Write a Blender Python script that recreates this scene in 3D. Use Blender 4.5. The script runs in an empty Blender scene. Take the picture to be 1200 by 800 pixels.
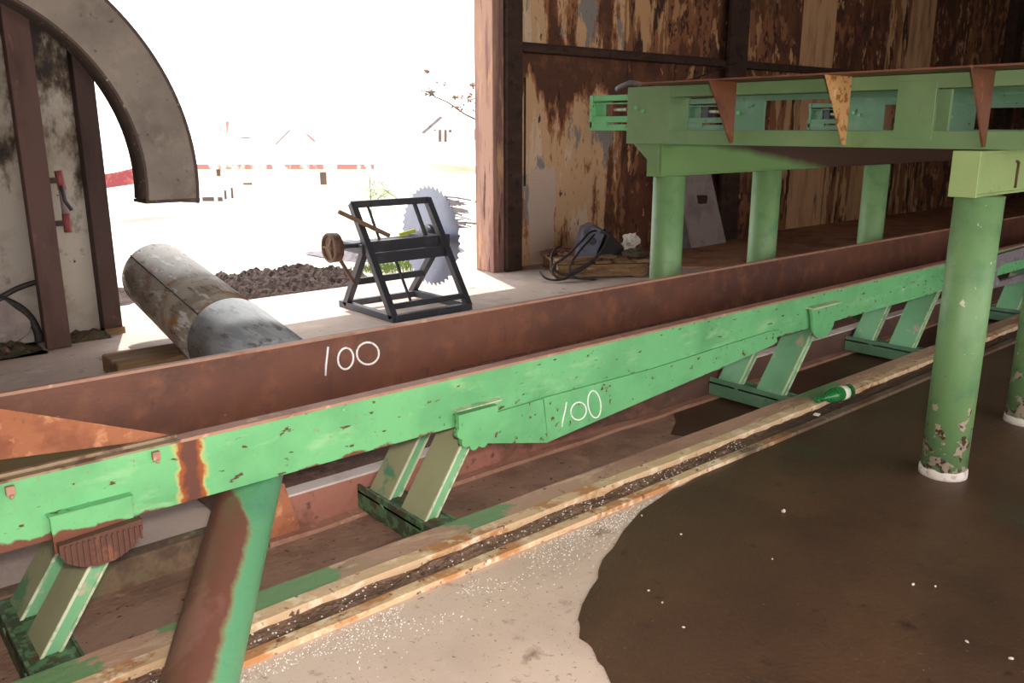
import bpy, bmesh, math, random
from mathutils import Vector, Matrix, noise
random.seed(7)
col = bpy.context.scene.collection
PI = math.pi

# ------------------------------------------------------------------ camera model (1200 x 800)
F = 990.0; HZ = 150.0; H = 1.6
pitch = math.atan((400 - HZ) / F)
yaw = math.atan2(1190, math.hypot(F, 400 - HZ))     # angle of the conveyor direction (+X) to the view
cp, sp, cu, su = math.cos(pitch), math.sin(pitch), math.cos(yaw), math.sin(yaw)
def at(x, y, X=None, Y=None, Z=None):
    r = (x - 600) / F; v = (400 - y) / F
    f = cp + v * sp; z = v * cp - sp
    d = (r * su + f * cu, -r * cu + f * su, z)
    if X is not None: t = X / d[0]
    elif Y is not None: t = Y / d[1]
    else: t = (Z - H) / d[2]
    return Vector((d[0] * t, d[1] * t, H + d[2] * t))
cd = bpy.data.cameras.new('camera'); cam = bpy.data.objects.new('camera', cd); col.objects.link(cam)
cd.sensor_width = 36; cd.lens = F / 1200 * 36; cd.clip_start = .05; cd.clip_end = 500
rv = Vector((su, -cu, 0)); fw = Vector((cu * cp, su * cp, -sp)); up = rv.cross(fw)
cam.matrix_world = Matrix((( rv.x, up.x, -fw.x, 0), (rv.y, up.y, -fw.y, 0), (rv.z, up.z, -fw.z, H), (0, 0, 0, 1)))
bpy.context.scene.camera = cam

# ------------------------------------------------------------------ materials
def S(c):   # sRGB 0..255 to linear
    return tuple(((v / 255 / 12.92) if v / 255 <= .04045 else ((v / 255 + .055) / 1.055) ** 2.4) for v in c) + (1,)
def mat(name, base, layers=(), rough=.6, metal=0., bump=0., bscale=40, spec=.5, rlayer=None, extra=None, bstretch=(1,1,1)):
    """layers: (colour, noise scale, threshold, softness, stretch xyz, detail, seed)"""
    m = bpy.data.materials.new(name); m.use_nodes = True; nt = m.node_tree; N = nt.nodes; L = nt.links
    b = N['Principled BSDF']; b.inputs['Roughness'].default_value = rough; b.inputs['Metallic'].default_value = metal
    b.inputs['Specular IOR Level'].default_value = spec
    tc = N.new('ShaderNodeTexCoord')
    rgb = N.new('ShaderNodeRGB'); rgb.outputs[0].default_value = S(base); cur = rgb.outputs[0]
    def mapping(st, seed):
        mp = N.new('ShaderNodeMapping'); L.new(tc.outputs['Object'], mp.inputs[0])
        mp.inputs['Scale'].default_value = st; mp.inputs['Location'].default_value = (seed * 3.17, seed * 1.73, seed * 5.1)
        return mp.outputs[0]
    masks = []
    for ly in layers:
        c, sc, th, so, st, de, seed = (list(ly) + [None] * 7)[:7]
        st = st or (1, 1, 1); de = de or 6; seed = seed or len(masks) + 1
        n = N.new('ShaderNodeTexNoise'); n.inputs['Scale'].default_value = sc; n.inputs['Detail'].default_value = de
        n.inputs['Roughness'].default_value = .62
        L.new(mapping(st, seed), n.inputs['Vector'])
        mr = N.new('ShaderNodeMapRange'); mr.inputs['From Min'].default_value = th; mr.inputs['From Max'].default_value = th + so
        L.new(n.outputs['Fac'], mr.inputs['Value'])
        mx = N.new('ShaderNodeMix'); mx.data_type = 'RGBA'
        L.new(mr.outputs[0], mx.inputs[0]); L.new(cur, mx.inputs[6]); mx.inputs[7].default_value = S(c)
        cur = mx.outputs[2]; masks.append(mr.outputs[0])
    if extra: cur = extra(N, L, tc, cur, masks)
    L.new(cur, b.inputs['Base Color'])
    if rlayer is not None:     # (mask index, roughness there)
        mr = N.new('ShaderNodeMapRange'); L.new(masks[rlayer[0]], mr.inputs['Value'])
        mr.inputs['To Min'].default_value = rough; mr.inputs['To Max'].default_value = rlayer[1]
        L.new(mr.outputs[0], b.inputs['Roughness'])
        if metal:
            mm = N.new('ShaderNodeMapRange'); L.new(masks[rlayer[0]], mm.inputs['Value'])
            mm.inputs['To Min'].default_value = metal; mm.inputs['To Max'].default_value = 0
            L.new(mm.outputs[0], b.inputs['Metallic'])
    if bump:
        n = N.new('ShaderNodeTexNoise'); n.inputs['Scale'].default_value = bscale; n.inputs['Detail'].default_value = 8
        L.new(mapping(bstretch, 9), n.inputs['Vector'])
        bp = N.new('ShaderNodeBump'); bp.inputs['Strength'].default_value = bump; bp.inputs['Distance'].default_value = .02
        L.new(n.outputs['Fac'], bp.inputs['Height']); L.new(bp.outputs[0], b.inputs['Normal'])
    return m

def K(N, L):
    class k:
        @staticmethod
        def m(op, a, b=None):
            n = N.new('ShaderNodeMath'); n.operation = op
            for i, v in enumerate((a, b)):
                if v is None: continue
                if isinstance(v, (int, float)): n.inputs[i].default_value = v
                else: L.new(v, n.inputs[i])
            return n.outputs[0]
        @staticmethod
        def mix(cur, fac, c):
            x = N.new('ShaderNodeMix'); x.data_type = 'RGBA'; L.new(fac, x.inputs[0]); L.new(cur, x.inputs[6])
            if isinstance(c, tuple): x.inputs[7].default_value = S(c)
            else: L.new(c, x.inputs[7])
            return x.outputs[2]
        @staticmethod
        def ramp(v, a, b):
            r = N.new('ShaderNodeMapRange'); r.inputs['From Min'].default_value = a; r.inputs['From Max'].default_value = b
            L.new(v, r.inputs['Value']); return r.outputs[0]
        @staticmethod
        def noise(tc, sc, st=(1, 1, 1), seed=0, det=8):
            mp = N.new('ShaderNodeMapping'); L.new(tc.outputs['Object'], mp.inputs[0]); mp.inputs['Scale'].default_value = st
            mp.inputs['Location'].default_value = (seed * 2.1, seed * 3.3, seed * 1.7)
            n = N.new('ShaderNodeTexNoise'); n.inputs['Scale'].default_value = sc; n.inputs['Detail'].default_value = det; n.inputs['Roughness'].default_value = .65
            L.new(mp.outputs[0], n.inputs['Vector']); return n.outputs['Fac']
        @staticmethod
        def xyz(tc):
            x = N.new('ShaderNodeSeparateXYZ'); L.new(tc.outputs['Object'], x.inputs[0]); return x.outputs
        @staticmethod
        def dot(tc, v, off):
            a = N.new('ShaderNodeVectorMath'); a.operation = 'SUBTRACT'; L.new(tc.outputs['Object'], a.inputs[0]); a.inputs[1].default_value = off
            d = N.new('ShaderNodeVectorMath'); d.operation = 'DOT_PRODUCT'; L.new(a.outputs[0], d.inputs[0]); d.inputs[1].default_value = v
            return d.outputs['Value']
    return k
def peel_extra(N, L, tc, cur, masks):
    """large old wall sheet: tan and grey remains of paint, bare dark top and edges, one clean patch low down"""
    k = K(N, L); X, Y, Z = k.xyz(tc)
    n = k.noise(tc, 1.7, (1.6, 1, .42), 1, 10); n2 = k.noise(tc, 9, (1.5, 1, .5), 2); n3 = k.noise(tc, 2.0, (1.4, 1, .4), 5, 8)
    v = k.m('ADD', n, k.m('MULTIPLY', k.m('SUBTRACT', n2, .5), .14))
    low = k.m('MULTIPLY', k.m('MAXIMUM', k.m('SUBTRACT', k.m('MINIMUM', Z, 2.42), 1.85), 0), .5)
    hi = k.m('GREATER_THAN', Z, 2.44)
    v = k.m('SUBTRACT', v, k.m('MULTIPLY', low, k.m('SUBTRACT', 1, hi)))
    v = k.m('SUBTRACT', v, k.m('MULTIPLY', k.m('MAXIMUM', k.m('SUBTRACT', X, 7.6), 0), .05))
    cur = k.mix(cur, k.ramp(v, .40, .425), (168, 114, 76))
    cur = k.mix(cur, k.ramp(v, .44, .47), (218, 176, 136))
    cur = k.mix(cur, k.ramp(v, .56, .60), (228, 200, 172))
    cur = k.mix(cur, k.m('MULTIPLY', k.ramp(n3, .56, .58), k.ramp(v, .42, .44)), (150, 142, 138))
    cur = k.mix(cur, k.ramp(n2, .60, .64), (66, 44, 34))
    w = k.m('MULTIPLY', k.m('SUBTRACT', n3, .5), .35)
    px_ = k.ramp(k.m('ABSOLUTE', k.m('SUBTRACT', k.m('ADD', X, w), 6.93)), .20, .185)
    pz_ = k.ramp(k.m('ADD', Z, k.m('MULTIPLY', k.m('SUBTRACT', n2, .5), .3)), 1.16, 1.13)
    cur = k.mix(cur, k.m('MULTIPLY', px_, pz_), (214, 188, 170))
    return cur
def bb_extra(N, L, tc, cur, masks):
    k = K(N, L); X, Y, Z = k.xyz(tc); n = k.noise(tc, 4, (1, 1, 1), 3)
    v = k.m('ADD', k.m('SUBTRACT', X, k.m('MULTIPLY', k.m('SUBTRACT', Z, 1.40), -7.0)), k.m('MULTIPLY', n, .5))
    return k.mix(cur, k.ramp(v, 1.35, 1.75), (72, 48, 38))  # darker brown towards the far end, upper part first
def wall_grime(N, L, tc, cur, masks):
    k = K(N, L); X, Y, Z = k.xyz(tc); n = k.noise(tc, 3.2, (1.5, 1, .8), 3); n2 = k.noise(tc, 14, (1, 1, .6), 4)
    v = k.m('ADD', k.m('MULTIPLY', k.m('SUBTRACT', Z, 1.25), .17), k.m('ADD', n, k.m('MULTIPLY', k.m('SUBTRACT', n2, .5), .25)))
    cur = k.mix(cur, k.ramp(v, .50, .62), (112, 96, 80))
    return k.mix(cur, k.ramp(v, .60, .68), (62, 54, 50))
def grime_falloff_x(N, L, tc, cur, masks):  # grime along the pit edges, with light falloff also put into the colour
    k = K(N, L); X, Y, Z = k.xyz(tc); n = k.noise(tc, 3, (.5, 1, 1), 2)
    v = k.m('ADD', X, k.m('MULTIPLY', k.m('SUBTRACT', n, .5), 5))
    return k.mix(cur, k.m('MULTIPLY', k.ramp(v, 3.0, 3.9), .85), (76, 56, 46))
def rail_extra(N, L, tc, cur, masks):
    k = K(N, L); X, Y, Z = k.xyz(tc); n = k.noise(tc, 9, (.6, 1, 1), 2)
    for c_, w_ in ((2.0, .16), (1.02, .30), (.2, .3), (4.7, .25)):
        v = k.m('ADD', k.m('ABSOLUTE', k.m('SUBTRACT', X, c_)), k.m('MULTIPLY', k.m('SUBTRACT', n, .5), .6))
        cur = k.mix(cur, k.ramp(v, w_, w_ - .03), (112, 148, 100))
    return cur
def leg_extra(N, L, tc, cur, masks):
    k = K(N, L); n = k.noise(tc, 7, (1, 1, 1), 3); n2 = k.noise(tc, 3, (1, 1, 1), 6)
    s_ = k.dot(tc, tuple(LEG_SIDE), tuple(LEG_A - Vector((0, 2.65, 0)))); t_ = k.dot(tc, tuple(LEG_D), tuple(LEG_A - Vector((0, 2.65, 0))))
    v = k.m('ADD', s_, k.m('MULTIPLY', k.m('SUBTRACT', n, .5), .07))
    v = k.m('ADD', v, k.m('MULTIPLY', k.m('MAXIMUM', k.m('SUBTRACT', .42, t_), 0), .55))
    cur = k.mix(cur, k.ramp(v, .045, .02), (150, 140, 100))
    cur = k.mix(cur, k.ramp(v, .038, .02), (112, 74, 62))
    cur = k.mix(cur, k.m('MULTIPLY', k.ramp(v, .02, .0), k.ramp(n2, .5, .56)), (128, 88, 78))
    return k.mix(cur, k.ramp(k.m('ADD', t_, k.m('MULTIPLY', n, .1)), .20, .13), (104, 122, 122))
LEG_A, LEG_B = Vector((1.20, 2.86, .40)), Vector((.53, 1.93, 0))
LEG_D = (LEG_B - LEG_A).normalized()
LEG_SIDE = Vector((cu * .9 - .3 * su, su * .9 + .3 * cu, -.4)).cross(LEG_D).normalized()
if LEG_SIDE.dot(rv) < 0: LEG_SIDE = -LEG_SIDE
def beam_extra(N, L, tc, cur, masks):
    """rust: one vertical band where paint burnt off, and ragged rust along the lower edge"""
    sx = N.new('ShaderNodeSeparateXYZ'); L.new(tc.outputs['Object'], sx.inputs[0])
    n = N.new('ShaderNodeTexNoise'); n.inputs['Scale'].default_value = 22; n.inputs['Detail'].default_value = 6
    L.new(tc.outputs['Object'], n.inputs['Vector'])
    def math_(op, a, b=None):
        m = N.new('ShaderNodeMath'); m.operation = op
        for i, v in enumerate((a, b)):
            if v is None: continue
            if isinstance(v, (int, float)): m.inputs[i].default_value = v
            else: L.new(v, m.inputs[i])
        return m.outputs[0]
    nz = math_('MULTIPLY', math_('SUBTRACT', n.outputs['Fac'], .5), .06)
    d = math_('ABSOLUTE', math_('SUBTRACT', math_('ADD', sx.outputs[0], nz), .885))
    def mixin(cur, fac, c):
        mx = N.new('ShaderNodeMix'); mx.data_type = 'RGBA'; L.new(fac, mx.inputs[0]); L.new(cur, mx.inputs[6]); mx.inputs[7].default_value = S(c)
        return mx.outputs[2]
    def ramp(v, a, b):
        mr = N.new('ShaderNodeMapRange'); mr.inputs['From Min'].default_value = a; mr.inputs['From Max'].default_value = b
        L.new(v, mr.inputs['Value']); return mr.outputs[0]
    cur = mixin(cur, ramp(d, .055, .038), (196, 178, 110))
    cur = mixin(cur, ramp(d, .044, .034), (150, 78, 38))
    cur = mixin(cur, ramp(d, .03, .018), (98, 58, 46))
    # lower edge
    n2 = N.new('ShaderNodeTexNoise'); n2.inputs['Scale'].default_value = 9; n2.inputs['Detail'].default_value = 8
    L.new(tc.outputs['Object'], n2.inputs['Vector'])
    e = math_('ADD', sx.outputs[2], math_('MULTIPLY', math_('SUBTRACT', n2.outputs['Fac'], .62), -.16))
    left = ramp(sx.outputs[0], .75, .3)
    e2 = math_('SUBTRACT', e, math_('MULTIPLY', left, .038))
    cur = mixin(cur, ramp(e2, .421, .412), (112, 66, 48))
    return cur

G1, G2, G3 = (112, 184, 124), (94, 160, 106), (150, 198, 142)
RUST = (126, 80, 62); DRUST = (84, 52, 42); ORUST = (168, 104, 70)
M = {}
M['green_beam'] = mat('green_beam', G1, [(G2, 3, .45, .25), (G3, 5, .55, .2, (1, 1, 3)), ((88, 62, 40), 26, .625, .02, (.45, 1, 1.2)), ((150, 132, 84), 60, .64, .04), ((214, 220, 190), 7, .70, .04, None, None, 23)], rough=.42, bump=.12, bscale=25, extra=beam_extra, rlayer=(2, .8))
M['green'] = mat('green', G1, [(G2, 4, .45, .25), ((96, 62, 44), 24, .63, .03)], rough=.42, bump=.12, bscale=25, rlayer=(1, .8))
M['green_dull'] = mat('green_dull', (106, 136, 92), [((122, 148, 104), 3, .45, .3), ((112, 128, 82), 6, .6, .15), ((102, 66, 46), 22, .68, .05)], rough=.45, bump=.08, rlayer=(2, .8))
M['green_olive'] = mat('green_olive', (150, 172, 112), [((136, 160, 100), 5, .45, .3), ((108, 104, 66), 18, .66, .08)], rough=.45, bump=.08)
M['green_backbeam'] = mat('green_backbeam', (108, 142, 86), [((98, 130, 78), 5, .5, .3), ((215, 205, 120), 14, .76, .02)], rough=.5, extra=bb_extra)
M['green_col'] = mat('green_col', (112, 148, 98), [((126, 160, 104), 4, .5, .25, (1, 1, .3)), ((96, 134, 92), 9, .5, .2), ((70, 50, 38), 28, .69, .02), ((176, 172, 150), 24, .7, .02, None, None, 11)], rough=.5, bump=.06)
def foot_extra(N, L, tc, cur, masks):
    sx = N.new('ShaderNodeSeparateXYZ'); L.new(tc.outputs['Object'], sx.inputs[0])
    n = N.new('ShaderNodeTexNoise'); n.inputs['Scale'].default_value = 16; n.inputs['Detail'].default_value = 6
    L.new(tc.outputs['Object'], n.inputs['Vector'])
    mr = N.new('ShaderNodeMapRange'); mr.inputs['From Min'].default_value = .45; mr.inputs['From Max'].default_value = .0
    mr.inputs['To Max'].default_value = .26; L.new(sx.outputs[2], mr.inputs['Value'])
    ad = N.new('ShaderNodeMath'); L.new(n.outputs['Fac'], ad.inputs[0]); L.new(mr.outputs[0], ad.inputs[1])
    m2 = N.new('ShaderNodeMapRange'); m2.inputs['From Min'].default_value = .7; m2.inputs['From Max'].default_value = .72; L.new(ad.outputs[0], m2.inputs['Value'])
    n3 = N.new('ShaderNodeTexNoise'); n3.inputs['Scale'].default_value = 30; L.new(tc.outputs['Object'], n3.inputs['Vector'])
    m3 = N.new('ShaderNodeMapRange'); m3.inputs['From Min'].default_value = .45; m3.inputs['From Max'].default_value = .5; L.new(n3.outputs['Fac'], m3.inputs['Value'])
    cc = N.new('ShaderNodeMix'); cc.data_type = 'RGBA'; L.new(m3.outputs[0], cc.inputs[0]); cc.inputs[6].default_value = S((90, 68, 52)); cc.inputs[7].default_value = S((196, 178, 158))
    mx = N.new('ShaderNodeMix'); mx.data_type = 'RGBA'; L.new(m2.outputs[0], mx.inputs[0]); L.new(cur, mx.inputs[6]); L.new(cc.outputs[2], mx.inputs[7])
    return mx.outputs[2]
M['green_post'] = mat('green_post', (112, 148, 98), [((126, 160, 104), 4, .5, .25, (1, 1, .3)), ((96, 134, 92), 9, .5, .2), ((70, 50, 38), 28, .69, .02), ((196, 194, 172), 20, .665, .02, (1, 1, .7), None, 11)], rough=.5, bump=.06, extra=foot_extra)
M['green_teal'] = mat('green_teal', (92, 132, 102), [((112, 148, 116), 5, .5, .2), ((60, 66, 52), 24, .64, .05)], rough=.5, bump=.1)
M['strut'] = mat('strut', (168, 168, 130), [((152, 152, 116), 5, .5, .3), ((96, 150, 112), 3.2, .56, .04, (1, 1, 1))], rough=.35, bump=.04)
M['strut_green'] = mat('strut_green', (122, 176, 132), [((104, 156, 116), 5, .5, .3), ((186, 172, 150), 7, .62, .05)], rough=.4, bump=.06)
M['strut_edge'] = mat('strut_edge', (206, 210, 178), [((150, 180, 140), 20, .5, .1)], rough=.4)
M['cross'] = mat('cross', (70, 84, 60), [((92, 130, 90), 20, .5, .06), ((96, 62, 48), 12, .56, .08)], rough=.7, bump=.3)
M['rust'] = mat('rust', (108, 66, 50), [((84, 52, 42), 1.6, .42, .2), ((124, 78, 56), 9, .50, .2), ((84, 54, 46), 18, .62, .08, (1, 1, .4)), ((176, 150, 140), 40, .72, .02)], rough=.55, bump=.12, bscale=60, metal=0)
M['rust_bright'] = mat('rust_bright', (172, 108, 76), [((146, 88, 64), 6, .45, .12), ((226, 160, 118), 9, .56, .12), ((110, 70, 56), 14, .6, .1)], rough=.5, bump=.15)
M['rust_dark'] = mat('rust_dark', (92, 58, 46), [((70, 44, 38), 5, .5, .2), ((128, 80, 60), 14, .6, .1)], rough=.75, bump=.2)
M['rust_gusset'] = mat('rust_gusset', (118, 70, 48), [((92, 56, 42), 9, .5, .15), ((150, 92, 60), 16, .6, .1)], rough=.55, bump=.12)
M['gusset_light'] = mat('gusset_light', (206, 158, 104), [((150, 96, 58), 22, .52, .05), ((240, 205, 150), 14, .6, .1)], rough=.45, bump=.12)
M['lip'] = mat('lip', (170, 128, 108), [((146, 100, 82), 8, .5, .2), ((200, 165, 140), 20, .6, .1)], rough=.55, bump=.1)
M['lip_tan'] = mat('lip_tan', (150, 128, 100), [((110, 82, 60), 12, .5, .1)], rough=.6)
M['olive_plate'] = mat('olive_plate', (104, 96, 66), [((112, 72, 52), 3.5, .48, .15), ((88, 100, 68), 8, .55, .1)], rough=.7, bump=.1)
M['rail_top'] = mat('rail_top', (184, 146, 122), [((158, 120, 100), 5, .45, .2, (.3, 1, 1)), ((150, 142, 100), 2.2, .58, .08, (.4, 1, 1)), ((208, 176, 146), 9, .56, .1, (.3, 1, 1)), ((110, 78, 62), 20, .62, .05)], rough=.7, bump=.3, extra=rail_extra)
M['rail_edge'] = mat('rail_edge', (214, 180, 142), [((190, 132, 84), 6, .53, .06, (.5, 1, 1)), ((236, 212, 180), 12, .52, .1), ((104, 72, 56), 22, .62, .05)], rough=.7, bump=.3)
M['angle_edge'] = mat('angle_edge', (214, 180, 142), [((190, 132, 84), 6, .50, .06, (.5, 1, 1)), ((236, 212, 180), 12, .52, .1), ((104, 72, 56), 22, .60, .05)], rough=.7, bump=.3, extra=grime_falloff_x)
M['groove'] = mat('groove', (140, 110, 92), [((112, 86, 72), 8, .45, .15), ((84, 64, 54), 30, .55, .1), ((200, 180, 165), 70, .69, .02)], rough=.95, bump=.9, bscale=70, extra=grime_falloff_x)
M['far_curb'] = mat('far_curb', (158, 104, 88), [((120, 78, 64), 6, .5, .15), ((96, 90, 74), 4, .62, .08), ((96, 66, 58), 20, .6, .08)], rough=.8, bump=.3, extra=grime_falloff_x)
M['far_dirt'] = mat('far_dirt', (128, 104, 82), [((98, 78, 62), 5, .45, .1), ((96, 106, 70), 4, .58, .1), ((160, 132, 110), 12, .6, .1)], rough=.9, bump=.4)
M['far_curb_top'] = mat('far_curb_top', (205, 190, 184), [((170, 150, 140), 12, .5, .2)], rough=.7, bump=.1)
M['concrete'] = mat('concrete', (218, 194, 178), [((186, 164, 150), 1.3, .45, .25), ((218, 190, 168), .8, .5, .2, None, None, 4), ((160, 138, 126), 30, .6, .1), ((150, 126, 112), 4.5, .60, .1), ((104, 84, 74), 11, .66, .04, None, 10), ((120, 100, 90), 60, .64, .04), ((244, 236, 230), 90, .68, .02)], rough=.8, bump=.1, bscale=140)
M['rear_concrete'] = mat('rear_concrete', (196, 176, 164), [((166, 150, 142), 1.2, .45, .25), ((140, 122, 112), 6, .6, .1), ((214, 196, 184), 3, .55, .2), ((100, 86, 78), 40, .68, .04)], rough=.85, bump=.25)
M['under_dirt_shade'] = mat('under_dirt_shade', (112, 78, 62), [((86, 58, 48), 4, .45, .2), ((136, 100, 82), 8, .6, .08), ((60, 44, 40), 24, .62, .05)], rough=.9, bump=.4)
M['brown_dirt'] = mat('brown_dirt', (190, 140, 110), [((156, 110, 86), 3, .45, .2), ((206, 158, 124), 5, .58, .1), ((86, 62, 50), 30, .62, .06)], rough=.9, bump=.3)
M['pit'] = mat('pit', (160, 126, 106), [((134, 104, 86), 4, .45, .2), ((184, 144, 120), 7, .58, .1), ((70, 52, 44), 22, .62, .06), ((220, 200, 190), 60, .74, .02)], rough=.85, bump=.4, bscale=30)
M['wet'] = mat('wet', (86, 62, 48), [((70, 50, 40), 1.6, .45, .25), ((98, 70, 50), 2.4, .5, .25), ((66, 66, 50), 1.1, .6, .1), ((56, 40, 34), 12, .62, .1), ((140, 122, 106), 55, .69, .02)], rough=.42, bump=.25, bscale=60, spec=.25)
M['black_steel'] = mat('black_steel', (62, 62, 70), [((78, 78, 86), 6, .5, .2), ((84, 66, 54), 16, .66, .05)], rough=.5, bump=.06)
M['blade'] = mat('blade', (150, 156, 178), [((134, 140, 162), 3, .45, .3), ((140, 140, 146), 14, .6, .1)], rough=.5, metal=.3)
M['pulley'] = mat('pulley', (120, 84, 70), [((88, 62, 54), 12, .5, .1)], rough=.6, bump=.1)
M['old_wood'] = mat('old_wood', (150, 118, 84), [((116, 86, 60), 6, .45, .2, (.25, 1, 2)), ((88, 62, 46), 8, .58, .1, (.2, 1, 2.5)), ((182, 156, 124), 9, .6, .1, (.2, 1, 2))], rough=.85, bump=.4, bscale=14, bstretch=(.3, 1, 3))
M['lever_wood'] = mat('lever_wood', (140, 112, 90), [((110, 86, 70), 9, .5, .2)], rough=.8)
M['galv'] = mat('galv', (168, 158, 146), [((138, 126, 112), 4, .45, .15), ((196, 192, 190), 9, .55, .05, (2, .4, 2)), ((150, 104, 62), 3.0, .57, .08, None, None, 13), ((104, 90, 78), 12, .58, .06, (2, .5, 2), None, 5), ((84, 70, 60), 5, .64, .04, None, None, 31)], rough=.5, bump=.1)
M['galv_band'] = mat('galv_band', (150, 156, 162), [((172, 176, 182), 9, .48, .06, (2, .4, 2)), ((120, 118, 116), 10, .58, .05, (2, .5, 2))], rough=.4)
M['seam'] = mat('seam', (74, 64, 58), [((96, 84, 74), 20, .5, .1)], rough=.7)
M['duct'] = mat('duct', (134, 122, 112), [((112, 100, 92), 3, .45, .2), ((148, 134, 120), 6, .55, .15), ((92, 76, 66), 20, .62, .08)], rough=.75, bump=.12)
M['duct_edge_shade'] = mat('duct_edge_shade', (78, 62, 56), [((70, 54, 48), 12, .5, .1), ((150, 132, 112), 30, .62, .05)], rough=.75)  # edge colour, also darkened to shade the duct's inner side
M['plaster'] = mat('plaster', (196, 186, 174), [((164, 150, 136), 2.4, .48, .2), ((120, 100, 80), 5, .6, .1), ((40, 36, 34), 12, .69, .02)], rough=.9, bump=.3, extra=wall_grime)
M['post_brown'] = mat('post_brown', (108, 80, 74), [((88, 64, 58), 5, .5, .2, (1, 1, .3)), ((128, 98, 88), 10, .6, .1, (1, 1, .3))], rough=.8, bump=.15)
M['post_dark'] = mat('post_dark', (76, 56, 52), [((60, 42, 40), 5, .5, .2, (1, 1, .3)), ((96, 66, 60), 10, .6, .1)], rough=.8, bump=.15)
V = (1, 1, .16)
M['board_peel'] = mat('board_peel', (96, 62, 46), [((120, 78, 56), 5, .5, .1)], rough=.9, bump=.4, extra=peel_extra)
V2 = (1.2, 1, .55)
M['board_dark'] = mat('board_dark', (116, 72, 50), [((88, 54, 40), 3, .45, .1, V2), ((156, 104, 70), 4, .55, .05, V2, 10), ((210, 164, 120), 5, .60, .02, V2, 10), ((62, 42, 34), 9, .58, .06, V2)], rough=.85, bump=.35)
M['board_mid'] = mat('board_mid', (150, 98, 68), [((104, 66, 48), 3, .46, .05, V2, 10), ((190, 142, 98), 4, .55, .03, V2, 10), ((58, 38, 30), 9, .56, .05, V2, 8, 12)], rough=.85, bump=.35)
M['board_light'] = mat('board_light', (216, 168, 126), [((170, 124, 88), 4, .46, .2, V), ((104, 70, 50), 5, .6, .06, V, 8), ((214, 176, 138), 6, .58, .1, V)], rough=.85, bump=.3)
M['board_streak'] = mat('board_streak', (148, 98, 68), [((210, 164, 120), 4, .5, .04, (1.3, 1, .25), 10), ((70, 44, 34), 5, .54, .04, (1.3, 1, .3), 10, 12)], rough=.85, bump=.35)
M['girt'] = mat('girt', (64, 44, 36), [((84, 58, 44), 6, .5, .2, (.3, 1, 1)), ((40, 28, 26), 10, .55, .1)], rough=.85, bump=.2)
M['jamb'] = mat('jamb', (176, 138, 122), [((134, 98, 92), 6, .46, .12, (1, 1, .12), 8), ((206, 160, 120), 5, .56, .1, (1, 1, .2)), ((92, 64, 58), 9, .58, .06, (1, 1, .1), 8, 12)], rough=.85, bump=.3)
M['roof'] = mat('roof', (70, 58, 50), [((54, 44, 40), 3, .5, .2)], rough=.9)
M['white_chalk'] = mat('white_chalk', (244, 240, 238), [((216, 206, 200), 60, .58, .05)], rough=.9)
M['dirt_dark'] = mat('dirt_dark', (68, 54, 50), [((64, 50, 46), 14, .45, .15), ((104, 88, 80), 30, .62, .06)], rough=1, bump=.6)
M['ground'] = mat('ground', (206, 198, 184), [((186, 178, 160), .7, .45, .2), ((164, 158, 140), 3, .62, .1)], rough=1)
M['barn_wall'] = mat('barn_wall', (236, 228, 222), [((222, 212, 206), 2, .5, .2)], rough=.9)
M['barn_roof'] = mat('barn_roof', (235, 226, 222), [((226, 214, 210), 2, .5, .2)], rough=.8)
M['barn_red'] = mat('barn_red', (158, 100, 96), [((210, 184, 180), 1.6, .48, .06, (1, 1, .3))], rough=.9)
M['shed_red'] = mat('shed_red', (122, 52, 56), [((150, 84, 84), 2.5, .5, .1)], rough=.9)
M['win_dark'] = mat('win_dark', (84, 66, 60), [((60, 48, 44), 3, .5, .2)], rough=.6)
M['bark'] = mat('bark', (96, 76, 62), [((70, 56, 48), 10, .5, .1)], rough=.9)
M['leaf'] = mat('leaf', (104, 70, 52), [((92, 84, 52), 1.5, .5, .1), ((168, 110, 84), 3, .6, .1)], rough=.8)
M['leaf_green'] = mat('leaf_green', (120, 140, 72), [((92, 118, 60), 6, .5, .1)], rough=.8)
M['brush'] = mat('brush', (112, 106, 112), [((84, 76, 80), 6, .5, .1)], rough=.9)
M['motor'] = mat('motor', (112, 118, 138), [((84, 88, 104), 6, .5, .1), ((128, 92, 72), 14, .66, .05)], rough=.45, bump=.1)
M['motor_dark'] = mat('motor_dark', (58, 52, 56), [((84, 70, 64), 10, .55, .1)], rough=.6, bump=.15)
M['cable'] = mat('cable', (54, 48, 48), [((72, 64, 62), 20, .5, .1)], rough=.6)
M['paper'] = mat('paper', (240, 232, 222), [((200, 186, 176), 20, .6, .05)], rough=.9)
M['panel'] = mat('panel', (176, 160, 154), [((152, 136, 132), 3, .48, .15), ((196, 182, 178), 5, .6, .1), ((92, 70, 60), 22, .68, .03)], rough=.7, bump=.08)
M['panel_side'] = mat('panel_side', (112, 106, 108), [((92, 86, 88), 6, .5, .1)], rough=.7)
M['red_paint'] = mat('red_paint', (150, 74, 74), [((168, 112, 108), 12, .6, .1)], rough=.5)
M['purple_steel'] = mat('purple_steel', (134, 124, 132), [((108, 96, 106), 8, .5, .15), ((180, 172, 176), 14, .62, .08)], rough=.5, bump=.1)
M['yellow'] = mat('yellow', (216, 226, 70), [((190, 200, 60), 12, .5, .1)], rough=.6)
M['stone'] = mat('stone', (216, 204, 196), [((180, 160, 148), 30, .55, .1)], rough=.9)
M['litter'] = mat('litter', (90, 76, 58), [((66, 80, 54), 8, .48, .08), ((140, 104, 76), 12, .58, .05), ((48, 38, 36), 16, .56, .05)], rough=1, bump=.6)
M['label'] = mat('label', (232, 228, 214), [((200, 180, 90), 30, .6, .05)], rough=.6)
g = bpy.data.materials.new('bottle_glass'); g.use_nodes = True; b = g.node_tree.nodes['Principled BSDF']
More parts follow.
